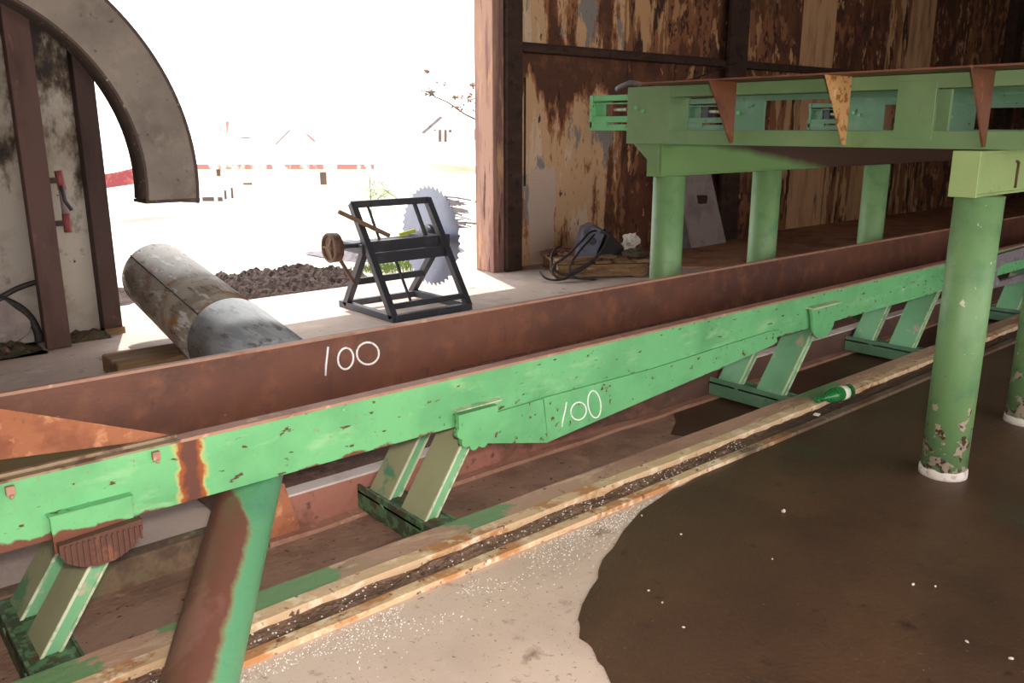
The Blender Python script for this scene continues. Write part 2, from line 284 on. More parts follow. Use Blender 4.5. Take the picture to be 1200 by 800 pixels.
b.inputs['Base Color'].default_value = S((56, 156, 84)); b.inputs['Roughness'].default_value = .08; b.inputs['Transmission Weight'].default_value = .55
M['glass'] = g

# ------------------------------------------------------------------ mesh builder (world coordinates)
class MB:
    def __init__(s): s.bm = bmesh.new(); s.mi = 0
    def _f(s, vs):
        try:
            f = s.bm.faces.new(vs); f.material_index = s.mi; return f
        except ValueError: return None
    def box(s, a, b):
        (x0, y0, z0), (x1, y1, z1) = a, b
        x0, x1 = min(x0, x1), max(x0, x1); y0, y1 = min(y0, y1), max(y0, y1); z0, z1 = min(z0, z1), max(z0, z1)
        v = [s.bm.verts.new(p) for p in ((x0,y0,z0),(x1,y0,z0),(x1,y1,z0),(x0,y1,z0),(x0,y0,z1),(x1,y0,z1),(x1,y1,z1),(x0,y1,z1))]
        for q in ((3,2,1,0),(4,5,6,7),(0,1,5,4),(1,2,6,5),(2,3,7,6),(3,0,4,7)): s._f([v[i] for i in q])
        return s
    def prism(s, pts, d):
        """closed polygon pts extruded by vector d"""
        d = Vector(d); pts = [Vector(p) for p in pts]
        n = Vector((0,0,0))
        for i in range(len(pts)): n += pts[i].cross(pts[(i+1) % len(pts)])
        if n.dot(d) > 0: pts = pts[::-1]
        a = [s.bm.verts.new(p) for p in pts]; b = [s.bm.verts.new(p + d) for p in pts]
        s._f(a); s._f(b[::-1])
        for i in range(len(a)):
            j = (i + 1) % len(a); s._f([a[j], a[i], b[i], b[j]])
        return s
    def bar(s, p, q, w, h, upv=(0, 0, 1)):
        p, q = Vector(p), Vector(q); d = (q - p).normalized(); u = Vector(upv)
        if abs(d.dot(u)) > .98: u = Vector((0, 1, 0))
        r = d.cross(u).normalized(); u = r.cross(d).normalized()
        pts = [p + r * (sx * w / 2) + u * (sy * h / 2) for sx, sy in ((-1,-1),(1,-1),(1,1),(-1,1))]
        return s.prism(pts, q - p)
    def tube(s, pts, r, n=10, caps=True, rad=None):
        pts = [Vector(p) for p in pts]; rings = []
        t0 = (pts[1] - pts[0]).normalized()
        u = t0.orthogonal().normalized()
        for i, p in enumerate(pts):
            t = ((pts[min(i+1, len(pts)-1)]) - pts[max(i-1, 0)]).normalized()
            u = (u - t * u.dot(t)).normalized(); w = t.cross(u)
            rr = rad[i] if rad else r
            rings.append([s.bm.verts.new(p + (u * math.cos(a) + w * math.sin(a)) * rr) for a in (2*PI*k/n for k in range(n))])
        for i in range(len(rings) - 1):
            for k in range(n):
                f = s._f([rings[i][k], rings[i][(k+1) % n], rings[i+1][(k+1) % n], rings[i+1][k]])
                if f and n > 5: f.smooth = True
        if caps: s._f(rings[0][::-1]); s._f(rings[-1])
        return s
    def lathe(s, p, axis, prof, n=28):
        """prof: list of (distance along axis, radius)"""
        p = Vector(p); t = Vector(axis).normalized(); u = t.orthogonal().normalized(); w = t.cross(u); rings = []
        for d, r in prof:
            rings.append([s.bm.verts.new(p + t * d + (u * math.cos(a) + w * math.sin(a)) * max(r, 1e-4)) for a in (2*PI*k/n for k in range(n))])
        for i in range(len(rings) - 1):
            for k in range(n):
                f = s._f([rings[i][k], rings[i][(k+1) % n], rings[i+1][(k+1) % n], rings[i+1][k]])
                if f: f.smooth = True
        s._f(rings[0][::-1]); s._f(rings[-1])
        return s
    def blob(s, c, r, seed=0, sub=1, sq=(1, 1, 1), rough=.35):
        m = bmesh.new(); bmesh.ops.create_icosphere(m, subdivisions=sub, radius=1)
        mp = {}
        for v in m.verts:
            k = 1 + rough * noise.noise(v.co * 1.7 + Vector((seed * 3.1, seed, 0)))
            mp[v] = s.bm.verts.new(Vector(c) + Vector((v.co.x * sq[0], v.co.y * sq[1], v.co.z * sq[2])) * r * k)
        for f in m.faces: s._f([mp[v] for v in f.verts])
        m.free(); return s
    def build(s, name, m, parent=None, bevel=0, sharp=True):
        me = bpy.data.meshes.new(name)
        bmesh.ops.recalc_face_normals(s.bm, faces=s.bm.faces)
        o = bpy.data.objects.new(name, me); col.objects.link(o)
        off = Vector((0, 0, 0)); p = parent
        while p is not None: off += Vector(p.location); p = p.parent
        if parent is None:      # origin at the base of the thing
            cs = [v.co for v in s.bm.verts]
            off = Vector((sum(c.x for c in cs) / len(cs), sum(c.y for c in cs) / len(cs), min(c.z for c in cs))) if s.__dict__.get('center') else off
        bmesh.ops.translate(s.bm, verts=s.bm.verts, vec=-off)
        s.bm.to_mesh(me); s.bm.free()
        if parent is None: o.location = off
        else: o.parent = parent
        for x in (m if isinstance(m, (list, tuple)) else [m]): me.materials.append(M[x])
        if bevel:
            b = o.modifiers.new('bevel', 'BEVEL'); b.width = bevel; b.segments = 2; b.limit_method = 'ANGLE'
        return o
def smooth(P, n=6):
    P = [Vector(p) for p in P]; out = []
    for i in range(len(P) - 1):
        a, b, c, d = P[max(i-1, 0)], P[i], P[i+1], P[min(i+2, len(P)-1)]
        for k in range(n):
            t = k / n; out.append(.5 * ((2*b) + (c-a)*t + (2*a-5*b+4*c-d)*t*t + (3*b-a-3*c+d)*t*t*t))
    return out + [P[-1]]
def C(): b = MB(); b.center = True; return b
def tag(o, label, cat, group=None, kind=None):
    o['label'] = label; o['category'] = cat
    if group: o['group'] = group
    if kind: o['kind'] = kind
    return o
def thing(name, label, cat, loc, group=None):
    o = bpy.data.objects.new(name, None); col.objects.link(o); o.location = loc; o.empty_display_size = .1
    return tag(o, label, cat, group)
def struct(o): o['kind'] = 'structure'; return o
def lab(o, t): o['label'] = t; return o

# ================================================================== SETTING
# near slab (stops at the rails), rear slab, pit between
struct(MB().box((-3, -4, -.3), (24, 2.25, 0)).build('floor', 'concrete'))
struct(MB().box((-3, 3.26, -.3), (24, 7.7, 0)).build('floor', 'rear_concrete'))
struct(MB().box((-3, 2.25, -.3), (24, 3.26, -.12)).build('floor', 'pit'))
struct(MB().box((-40, -4, -.4), (60, -60, -.05)).build('ground', 'ground'))
# earth floor strip along the back wall right of the pallet
struct(MB().prism([(7.2, 7.5, .003), (7.4, 6.7, .003), (8.6, 5.6, .003), (24, 5.0, .003), (24, 7.5, .003)], (0, 0, .012)).build('floor', 'brown_dirt'))

# outside ground
def terrain():
    m = MB(); xs = [-30 + 3 * i for i in range(50)]; ys = [7.7, 9, 10.5, 13, 17, 22, 28, 34, 40, 48, 56, 62, 70, 80, 100, 130]
    zz = [-.02, -.03, -.06, -.3, -.7, -1.1, -1.5, -1.8, -2, -2, -1.2, .2, .6, .6, .4, 0]
    g = [[m.bm.verts.new((x, y, z + (.05 * noise.noise(Vector((x * .3, y * .3, 0))) if y > 10 else 0))) for x in xs] for y, z in zip(ys, zz)]
    for j in range(len(ys) - 1):
        for i in range(len(xs) - 1):
            f = m._f([g[j][i], g[j][i+1], g[j+1][i+1], g[j+1][i]])
            f.smooth = True
    return m
struct(terrain().build('ground', 'ground'))

# back wall, right of the opening: boards of several conditions, one mesh
def boards(segs, y0, zz0, zz1, names):
    m = MB()
    for i, (x0, x1, k) in enumerate(segs):
        m.mi = names.index(k); d = .012 * (i % 3)
        m.box((x0 + .006, y0 + d, zz0), (x1 - .006, y0 + .05 + d, zz1))
    m.mi = len(names); m.box((segs[0][0], y0 + .09, zz0), (segs[-1][1], y0 + .14, zz1))
    return m
BN = ['board_peel', 'board_dark', 'board_mid', 'board_light', 'board_streak']
up_ = [(6.25, 6.5, 'board_dark'), (6.5, 7.65, 'board_peel'), (7.65, 8.3, 'board_peel'), (8.3, 9.1, 'board_streak'), (9.1, 10.15, 'board_mid'), (10.15, 10.75, 'board_dark'),
       (10.75, 11.6, 'board_mid'), (11.6, 12.3, 'board_dark'), (12.3, 13.3, 'board_light'), (13.3, 15.0, 'board_dark'), (15.0, 15.8, 'board_streak'), (15.8, 16.8, 'board_light'),
       (16.8, 18.2, 'board_dark'), (18.2, 20.1, 'board_mid'), (20.1, 21, 'board_dark'), (21, 24, 'board_mid')]
lo_ = [(6.25, 6.5, 'board_dark'), (6.5, 8.3, 'board_peel'), (8.3, 9.3, 'board_dark'), (9.3, 10.2, 'board_mid'), (10.2, 11.6, 'board_dark'),
       (11.6, 12.3, 'board_streak'), (12.3, 13.3, 'board_light'), (13.3, 14.2, 'board_streak'), (14.2, 15.5, 'board_light'), (15.5, 17, 'board_streak'), (17, 19, 'board_mid'), (19, 24, 'board_dark')]
struct(boards(up_, 7.5, 2.5, 4.4, BN).build('wall_back', BN + ['girt']))
struct(boards(lo_, 7.5, 0, 2.5, BN).build('wall_back', BN + ['girt']))
w = MB(); w.box((6.25, 7.36, 2.42), (24, 7.5, 2.5)); w.box((6.25, 7.44, 2.5), (24, 7.5, 2.53)); struct(w.build('trim_1', 'girt', bevel=.008))
w = MB(); w.box((10.2, 7.3, 0), (10.62, 7.36, 4.4)); w.box((10.36, 7.36, 0), (10.46, 7.5, 4.4)); w.box((20.1, 7.3, 0), (20.5, 7.5, 4.4)); struct(w.build('trim_2', 'girt', bevel=.006))
w = MB(); w.box((6.2, 7.3, 0), (6.42, 7.5, 4.4)); w.box((6.42, 7.42, 0), (6.5, 7.5, 4.4)); struct(w.build('trim_3', 'girt', bevel=.006))
w = MB(); w.box((6.04, 7.36, 0), (6.2, 7.68, 4.4)); struct(w.build('door_1', 'jamb', bevel=.01))
w = MB(); w.tube([(6.56, 7.42, .95 + .01*k) for k in range(0, 140, 20)], .012, 6); struct(w.build('trim_7', 'girt'))
# left wall of plaster panels with posts
w = MB(); w.box((-3, 7.2, 0), (1.9, 7.3, 4.4)); struct(w.build('wall_left', 'plaster'))
w = MB(); w.box((1.335, 6.85, 0), (1.50, 6.93, 4.4)); w.box((1.38, 6.93, 0), (1.44, 7.2, 4.4)); struct(w.build('trim_4', 'post_brown', bevel=.008))
w = MB(); w.box((1.80, 7.08, 0), (1.94, 7.32, 4.4)); struct(w.build('trim_5', 'post_dark', bevel=.008))
w = MB(); w.box((-3, 7.08, 2.32), (1.35, 7.2, 2.42)); struct(w.build('trim_6', 'post_dark'))
w = MB(); w.box((1.80, 7.06, 0), (1.95, 7.34, .05)); struct(w.build('trim_8', 'old_wood'))
struct(MB().box((-3.1, -4, 0), (-3, 7.3, 4.4)).build('wall_side', 'board_dark'))
struct(MB().box((24, -4, 0), (24.1, 7.6, 4.4)).build('wall_right', 'board_dark'))
struct(MB().box((10, -4.1, 0), (24, -4, 4.4)).build('wall_fill_block', 'board_dark'))  # unseen wall added behind the camera to cut the sky fill
struct(MB().box((-3.1, -4, 4.4), (24.1, 7.7, 4.5)).build('ceiling', 'roof'))  # unseen shed roof, added to block the sky light

struct(MB().box((1.2, 3.262, -.01), (24, 4.3, .006)).build('floor', 'under_dirt_shade'))  # brown dirt strip, the conveyor's shadow band put into its colour
# wet stained floor: irregular dark puddle
edge = [(3.1, 2.245), (2.842, 2.225), (2.74, 2.205), (2.60, 2.18), (2.40, 2.10), (2.283, 2.04), (2.16, 1.99), (2.10, 1.95), (2.043, 1.903), (1.97, 1.87), (1.88, 1.82), (1.815, 1.772), (1.78, 1.73), (1.749, 1.698), (1.735, 1.65), (1.693, 1.567), (1.68, 1.53), (1.647, 1.471), (1.60, 1.38), (1.57, 1.2), (1.45, .8), (1.7, -.5), (3, -2)]
pts = []
for i in range(len(edge) - 1):
    a, b_ = Vector(edge[i]), Vector(edge[i+1])
    n = max(1, int((b_ - a).length / .025))
    for k in range(n):
        p = a.lerp(b_, k / n); q = noise.noise(Vector((p.x * 14, p.y * 14, 3))) * .018
        pts.append((p.x + q, min(p.y + q * .6, 2.246), .002))
pts += [(24, -2, .002), (24, 2.246, .002)]
m = MB(); m.prism(pts, (0, 0, .0025))
tag(m.build('puddle', 'wet'), 'dark brown oily wet patch spreading over the concrete floor around the green posts', 'puddle')
# wet part of the pit
pts = [(3.55, 2.7), (3.75, 2.8), (3.7, 2.9), (3.9, 3.02), (4.0, 3.12), (24, 3.12), (24, 2.60), (3.9, 2.60)]
m = MB(); m.prism([(x, y, -.118) for x, y in pts], (0, 0, .003))
tag(m.build('pit_puddle', 'wet'), 'dark wet strip in the bottom of the pit under the far half of conveyor', 'puddle')

# ================================================================== RAILS BESIDE THE PIT
def strip(y0, y1, z0, z1, x0=-3, x1=24, seg=.12, j=.004, seed=1):
    """long bar along X with slightly worn edges"""
    m = MB(); n = int((x1 - x0) / seg); R = []
    for i in range(n + 1):
        x = x0 + (x1 - x0) * i / n; a = noise.noise(Vector((x * 3, seed, 0))) * j; b_ = noise.noise(Vector((x * 4, seed, 5))) * j
        R.append([m.bm.verts.new(p) for p in ((x, y0 + a, z0), (x, y1 + b_, z0), (x, y1 + b_, z1 + a), (x, y0 + a, z1 + b_))])
    for i in range(n):
        for k in range(4): m._f([R[i][k], R[i][(k+1) % 4], R[i+1][(k+1) % 4], R[i+1][k]])
    m._f(R[0]); m._f(R[-1][::-1]); return m
rail = thing('steel_rail', 'wide rusty steel rail with a pale worn edge along the near side of the pit', 'rail', (0, 2.5, -.12))
strip(2.465, 2.585, -.12, .030, seed=2, j=.003).build('rail_flange', 'rail_top', rail)
strip(2.405, 2.466, -.12, .034, seed=3, j=.006).build('rail_edge', 'rail_edge', rail)
t = strip(2.25, 2.297, -.12, .022, seed=5, j=.004)
tag(t.build('curb_angle', 'angle_edge'), 'narrow pale rusted steel edge strip where the concrete floor meets the dirt groove', 'edging')
def groove():
    m = MB(); xs = [(-3 + .05 * i) for i in range(540)]; ys = [2.285 + .0125 * q for q in range(11)]
    g = [[m.bm.verts.new((x, y, .006 + .018 * noise.noise(Vector((x * 6, y * 22, 0))) + .008 * noise.noise(Vector((x * 25, y * 50, 4))))) for y in ys] for x in xs]
    for i in range(len(xs) - 1):
        for j in range(len(ys) - 1): m._f([g[i][j], g[i+1][j], g[i+1][j+1], g[i][j+1]])
    return m
tag(groove().build('groove_dirt', 'groove'), 'brown gritty dirt packed in the groove between the two rusty steel strips', 'dirt', kind='stuff')
struct(MB().box((-3, 3.19, -.3), (1.35, 3.26, .0)).build('trim_9', 'far_dirt'))
fr = thing('far_rail', 'reddish rusty steel channel with a pale top edge along the far side of pit', 'rail', (0, 3.2, -.12))
strip(3.19, 3.24, -.12, .056, x0=1.34, seed=7, j=.002).build('rail_web', 'far_curb', fr)
strip(3.185, 3.262, .054, .064, x0=1.34, seed=8, j=.002).build('rail_lip', 'far_curb_top', fr)
strip(3.13, 3.19, -.125, -.1, x0=1.34, seed=9, j=.01).build('rail_foot', 'lip', fr)

# ================================================================== TROUGH CONVEYOR
cv = thing('trough_conveyor', 'long green steel conveyor with a rusty trough running across the whole picture', 'conveyor', (0, 2.65, 0))
X0, X1 = -1.6, 14.0
m = MB(); m.box((X0, 3.1, .45), (X1, 3.115, .748)); rp = m.build('rear_plate', 'rust', cv, bevel=.002); lab(rp, 'tall rusty back plate of the trough')
m = MB(); m.box((X0, 3.094, .746), (X1, 3.122, .757)); m.build('plate_rim', 'lip', rp)
m = MB(); m.box((X0, 2.69, .44), (X1, 3.11, .45)); m.build('trough_bottom', 'rust_dark', cv)
# green side channel: web + lower flange + inner plate
m = MB(); m.box((X0, 2.65, .405), (X1, 2.662, .615)); m.box((X0, 2.662, .405), (X1, 2.74, .417)); m.box((X0, 2.662, .6), (X1, 2.70, .612))
sc = m.build('side_channel', 'green_beam', cv, bevel=.002); lab(sc, 'bright green side beam')
m = MB(); m.box((.86, 2.645, .614), (X1, 2.70, .625)); m.box((.86, 2.69, .45), (X1, 2.70, .615)); m.build('top_lip', 'lip', cv)
m = MB(); m.box((X0, 3.0, .40), (X1, 3.10, .44)); m.build('rear_angle', 'rust_dark', cv)
# left end: cover strip, olive plate, bright rusty wedge
m = MB(); m.box((X0, 2.642, .617), (.86, 2.672, .624)); m.box((X0, 2.68, .619), (.86, 2.695, .632)); m.build('cover_strip', 'lip_tan', cv)
m = MB(); m.prism([(X0, 2.67, .612), (.84, 2.67, .612), (.86, 2.70, .612), (.38, 2.845, .612), (X0, 2.9, .612)], (0, 0, .008)); m.build('cover_plate', 'olive_plate', cv)
m = MB(); a = Vector((.87, 2.685, .622)); b_ = Vector((.38, 2.84, .622)); c_ = Vector((.40, 2.955, .756)); 
d_ = a + (c_ - a) * 1.5; e_ = Vector((X0, 2.88, .622)); f_ = Vector((X0, 3.09, .80))
vs = [m.bm.verts.new(p) for p in (a, b_, c_)]; m._f(vs)
m2 = MB(); m.bm.free()
m2.prism([a, b_, c_], (0.004, .01, -.006))
m2.prism([b_, e_, f_, d_, c_], (.004, .01, -.006))
lab(m2.build('deflector_plate', 'rust_bright', cv), 'bright orange rusty wedge plate')
for x, y in ((12, 574), (183, 533)):
    p = at(x, y, Y=2.64); m = MB(); m.box((p.x - .012, 2.632, p.z - .016), (p.x + .012, 2.65, p.z + .012)); m.tube([(p.x, 2.63, p.z - .012), (p.x, 2.63, p.z - .024)], .006, 8); m.build('latch', 'lip', cv, bevel=.002)
# hanging extension plate on the side channel
m = MB(); zt = .44
pp = [(2.448, .432), (3.2, .428), (4.22, .46), (4.335, .452), (4.30, .42), (4.315, .385), (4.27, .37), (3.421, .297), (2.92, .255), (2.477, .216)]
m.prism([(x, 2.634, z) for x, z in pp], (0, .014, 0)); lab(m.build('extension_plate', 'green', cv, bevel=.001), 'tapering green plate hanging below the beam')
m = MB(); m.prism([(2.12, 2.632, .425), (2.44, 2.632, .43), (2.475, 2.632, .214), (2.12, 2.632, .30)], (0, .012, 0)); m.build('fold_plate', 'green', cv, bevel=.001)
# scalloped bearing brackets
def scallop(cx, cz, r, a0, a1, n, amp, top):
    out = []
    for i in range(n * 6 + 1):
        a = a0 + (a1 - a0) * i / (n * 6); k = r * (1 + amp * abs(math.sin(PI * i / 6)))
        out.append((cx + k * math.cos(a), cz + k * math.sin(a)))
    return out
def bracket(x0, x1, zt, cz, r, low, lowm, n=9):
    m = MB(); cx = (x0 + x1) / 2
    pts = [(x0, zt), (x0, cz)] + scallop(cx, cz, r, PI, 2 * PI, n, .16, 0) + [(x1, cz), (x1, zt)]
    m.prism([(x, 2.606, z) for x, z in pts], (0, .026, 0))
    o = m.build('bearing_bracket', lowm, cv, bevel=.0015)
    m = MB(); m.box((x0 - .0, 2.612, zt + .012), (x1 + .03, 2.652, zt + .017)); m.build('bracket_lip', 'strut_edge', o, bevel=.001)
    return o
o = bracket(1.952, 2.158, .470, .412, .100, 0, 'green', 6)
# bracket 1: green plate in front of rusty ribbed half disc
m = MB(); m.box((.455, 2.62, .37), (.685, 2.634, .488)); b1 = m.build('bearing_bracket', 'green_beam', cv, bevel=.001); lab(b1, 'green and rusty square bracket')
m = MB(); m.box((.45, 2.612, .488), (.69, 2.652, .492)); m.build('bracket_lip', 'green', b1, bevel=.001)
m = MB(); pts = [(.462, .405), (.462, .372), (.475, .345), (.51, .322), (.56, .306), (.61, .31), (.65, .327), (.68, .352), (.70, .385), (.70, .418)]
m.prism([(x, 2.588, z) for x, z in pts], (0, .03, 0))
for k in range(14):
    x = .475 + .0165 * k; zb = .31 + .9 * abs(x - .575) ** 2 * 4
    m.box((x, 2.582, max(zb, .318)), (x + .006, 2.59, .40))
lab(m.build('ribbed_cup', 'rust_dark', b1), 'dark rusty ribbed half round lug')
m = MB(); pts = [(4.66, .545)] + [(4.66, .50), (4.70, .44), (4.70, .39), (4.74, .35), (4.80, .335), (4.87, .35), (4.92, .39), (4.95, .44), (4.95, .548)]
pts = [(4.63, .54), (4.66, .47)] + [(4.665 + .0 + .13 * (1 + math.cos(PI + t * PI / 8)), .43 - .10 * math.sin(t * PI / 8)) for t in range(9)] + [(4.93, .545)]
m.prism([(x, 2.617, z) for x, z in pts], (0, .018, 0)); o = m.build('bearing_bracket', 'green', cv, bevel=.001)
m = MB(); m.box((4.62, 2.595, .538), (4.95, 2.652, .546)); m.build('bracket_lip', 'strut_edge', o)
# chain lying in the trough, its links just above the lip
chn = None
m = MB()
for k in range(66):
    x = .95 + .16 * k; z = .505 + (.028 if 2.0 < x < 3.7 else 0)
    m.box((x, 2.90, z - .02), (x + .13, 2.912, z + .02)); m.box((x + .1, 2.93, z - .02), (x + .22, 2.942, z + .02)); m.tube([(x + .115, 2.885, z), (x + .115, 2.955, z)], .014, 8)
ch = m.build('conveyor_chain', 'rust_dark', cv); ch['kind'] = 'stuff'
# chalk numbers
def chalk(parent, Yp, strokes, r):
    m = MB()
    for st in strokes: m.tube([at(x, y, Y=Yp) for x, y in st], r, 6)
    return lab(m.build('chalk_number', 'white_chalk', parent), 'white handwritten number 100')
def ov(cx, cy, rx, ry, tilt=0, n=22, gap=.0):
    return [(cx + rx * math.cos(a) * math.cos(tilt) - ry * math.sin(a) * math.sin(tilt), cy + rx * math.cos(a) * math.sin(tilt) + ry * math.sin(a) * math.cos(tilt)) for a in [(-PI / 2 + .25 + (2 * PI - gap) * k / n) for k in range(n + 1)]]
chalk(rp, 3.099, [[(384.5, 406), (383.5, 415), (382, 428), (381.5, 440)], ov(405, 420, 9, 12.5, .1), ov(431, 414, 13, 13, .2)], .0048)
chalk(sc, 2.633, [[(664, 471), (662.5, 480), (660, 490), (658.5, 500)], ov(678, 481.5, 9, 10.5, .25), ov(696.5, 473.5, 7.5, 16, -.12)], .0034)

# supports: cross member with two leaning channel struts each
def support(xb, lean, widths, smat, green=False):
    """xb: X at the foot"""
    m = MB()
    m.box((xb - .06, 2.587, -.095), (xb - .048, 3.186, .02)); m.box((xb - .06, 2.587, -.02), (xb + .10, 3.186, -.008)); m.box((xb + .09, 2.587, -.095), (xb + .10, 3.186, .0))
    for y in (2.66, 2.98): m.tube([(xb - .066, y, -.02), (xb - .044, y, -.02)], .016, 8)
    s = m.build('support_frame', 'green_teal' if green else 'cross', cv, bevel=.001)
    for (y0, y1) in widths:
        zb, zt = -.008, .41
        L_ = Vector((lean * (zt - zb), 0, zt - zb))
        th = .05
        m = MB()
        m.prism([(xb - .01, y0, zb), (xb - .01, y1, zb), (xb, y1, zb), (xb, y0, zb)], L_)
        m.mi = 1
        for yy in (y0,):
            m.prism([(xb - .012, yy - .004, zb), (xb - .012, yy + .004, zb), (xb + .0, yy + .004, zb), (xb, yy - .004, zb)], L_)
        m.prism([(xb + th - .006, y0 - .004, zb), (xb + th - .006, y0 + .004, zb), (xb + th + .004, y0 + .004, zb), (xb + th + .004, y0 - .004, zb)], L_)
        m.mi = 2
        m.prism([(xb, y0 + .004, zb), (xb, y0 + .012, zb), (xb + th, y0 + .012, zb), (xb + th, y0 + .004, zb)], L_)
        m.prism([(xb, y1 - .008, zb), (xb, y1, zb), (xb + th, y1, zb), (xb + th, y1 - .008, zb)], L_)
        m.build('strut', [smat, 'strut_edge', 'strut_green'], s)
    return s
support(1.86, .66, ((2.72, 2.90), (3.0, 3.16)), 'strut')
support(.40, .66, ((2.72, 2.90), (3.0, 3.16)), 'strut')
support(4.50, .80, ((2.69, 2.87), (3.0, 3.16)), 'strut_green', True)
support(6.25, .80, ((2.69, 2.87), (3.0, 3.16)), 'strut_green', True)
support(8.3, .80, ((2.69, 2.87), (3.0, 3.16)), 'strut_green', True)
# slanting pipe leg near the left
m = MB(); a, b_ = LEG_A, LEG_B
d = (b_ - a).normalized()
m.tube([a + d * .02 * k for k in range(0, 2)] + [a.lerp(b_, k / 10) for k in range(1, 11)], .105, 40)
for v in m.bm.verts:
    if v.co.z > .40: v.co.z = .40
    if v.co.z < 0: v.co.z = 0
M['leg'] = mat('leg', (98, 158, 116), [((84, 136, 108), 3, .55, .2)], rough=.4, bump=.15, extra=leg_extra)
lab(m.build('pipe_leg', 'leg', cv), 'thick slanting round leg, green with large rusty patches')
# small rusty triangle on far rail beside the leg
m = MB(); m.prism([(1.34, 3.17, -.1), (1.50, 3.17, -.1), (1.44, 3.17, .13), (1.40, 3.17, .13)], (0, .015, 0)); m.build('rail_gusset', 'rust_bright', fr)
# slotted bracket beyond the near post
def slotted():
    m = MB(); P = lambda x, y: at(x, y, Y=2.6)
    outer = [(1162, 338), (1157, 325), (1158, 312), (1164, 301), (1172, 298), (1215, 286), (1300, 262), (1300, 306), (1215, 326)]
    inner = [(1172, 330), (1168, 322), (1170, 314), (1176, 309), (1215, 300), (1300, 278), (1300, 294), (1215, 316)]
    O = [P(*q) for q in outer]; I = [P(*q) for q in inner]
    m.prism([O[0], O[1], O[2], I[2], I[1], I[0]], (0, .03, 0)); m.prism([O[2], O[3], O[4], O[5], O[6], I[5], I[4], I[3], I[2]], (0, .03, 0)); m.prism([O[7], O[8], O[0], I[0], I[7], I[6]], (0, .03, 0))
    return m
lab(slotted().build('slotted_bracket', 'purple_steel', cv), 'grey purple steel slotted bracket')

# ================================================================== TRANSFER DECK
dk = thing('transfer_deck', 'raised green steel transfer deck on round posts over the conveyor at right', 'conveyor deck', (4.05, 2.5, 0))
ZB0, ZB1 = 1.312, 1.505
def ibeam(y, x0, x1, mt, web_dx=0):
    m = MB(); m.box((x0, y - .055, ZB0), (x1, y + .055, ZB0 + .012)); m.box((x0, y - .055, ZB1 - .012), (x1, y + .055, ZB1)); m.box((x0, y - .05, ZB0 + .012), (x1, y - .042, ZB1 - .012))
    m.box((x0 - .002, y - .058, ZB0 - .001), (x0 + .012, y + .058, ZB1 + .001))
    return m.build('support_beam', mt, dk, bevel=.002)
bb = ibeam(3.44, 4.10, 14, 'green_backbeam'); lab(bb, 'back green beam turning dark brown towards its far end')
fb = ibeam(1.53, 3.86, 14, 'green_olive'); lab(fb, 'front beam in pale olive green')
m = MB(); m.tube([(4.30, 1.476, 1.45), (4.30, 1.476, 1.335)], .006, 6); m.tube([(4.30, 1.476, 1.45), (4.275, 1.476, 1.455)], .006, 6); m.build('hook', 'rust_dark', fb)
m = MB(); m.prism([(4.085, 3.40, 1.505), (4.085, 3.60, 1.505), (4.085, 3.40, 1.34)], (.01, 0, 0)); m.build('brace', 'green_dull', bb)
def post(x, y, mt, collar):
    m = MB(); m.lathe((x, y, .0), (0, 0, 1), [(0, .1), (1.312, .1)], 40); o = m.build('pipe_post', mt, dk)
    if collar:
        m = MB(); n = 40; R = []
        m.lathe((x, y, 0), (0, 0, 1), [(0, .105), (.02, .106), (.04, .1045), (.046, .1)], 40)
        for v in m.bm.verts:
            if v.co.z > .01: v.co.z += .018 * noise.noise(Vector((v.co.x * 18, v.co.y * 18, 1)))
        m.build('base_collar', 'stone', o)
    return o
lab(post(4.0, 1.51, 'green_post', True), 'nearest green round post with chipped pale foot')
lab(post(5.10, 1.53, 'green_post', True), 'green round post at the right edge')
post(6.75, 1.53, 'green_post', True); post(9.0, 1.53, 'green_post', True)
for x in (4.25, 5.33, 6.93, 9.2): post(x, 3.44, 'green_col', False)
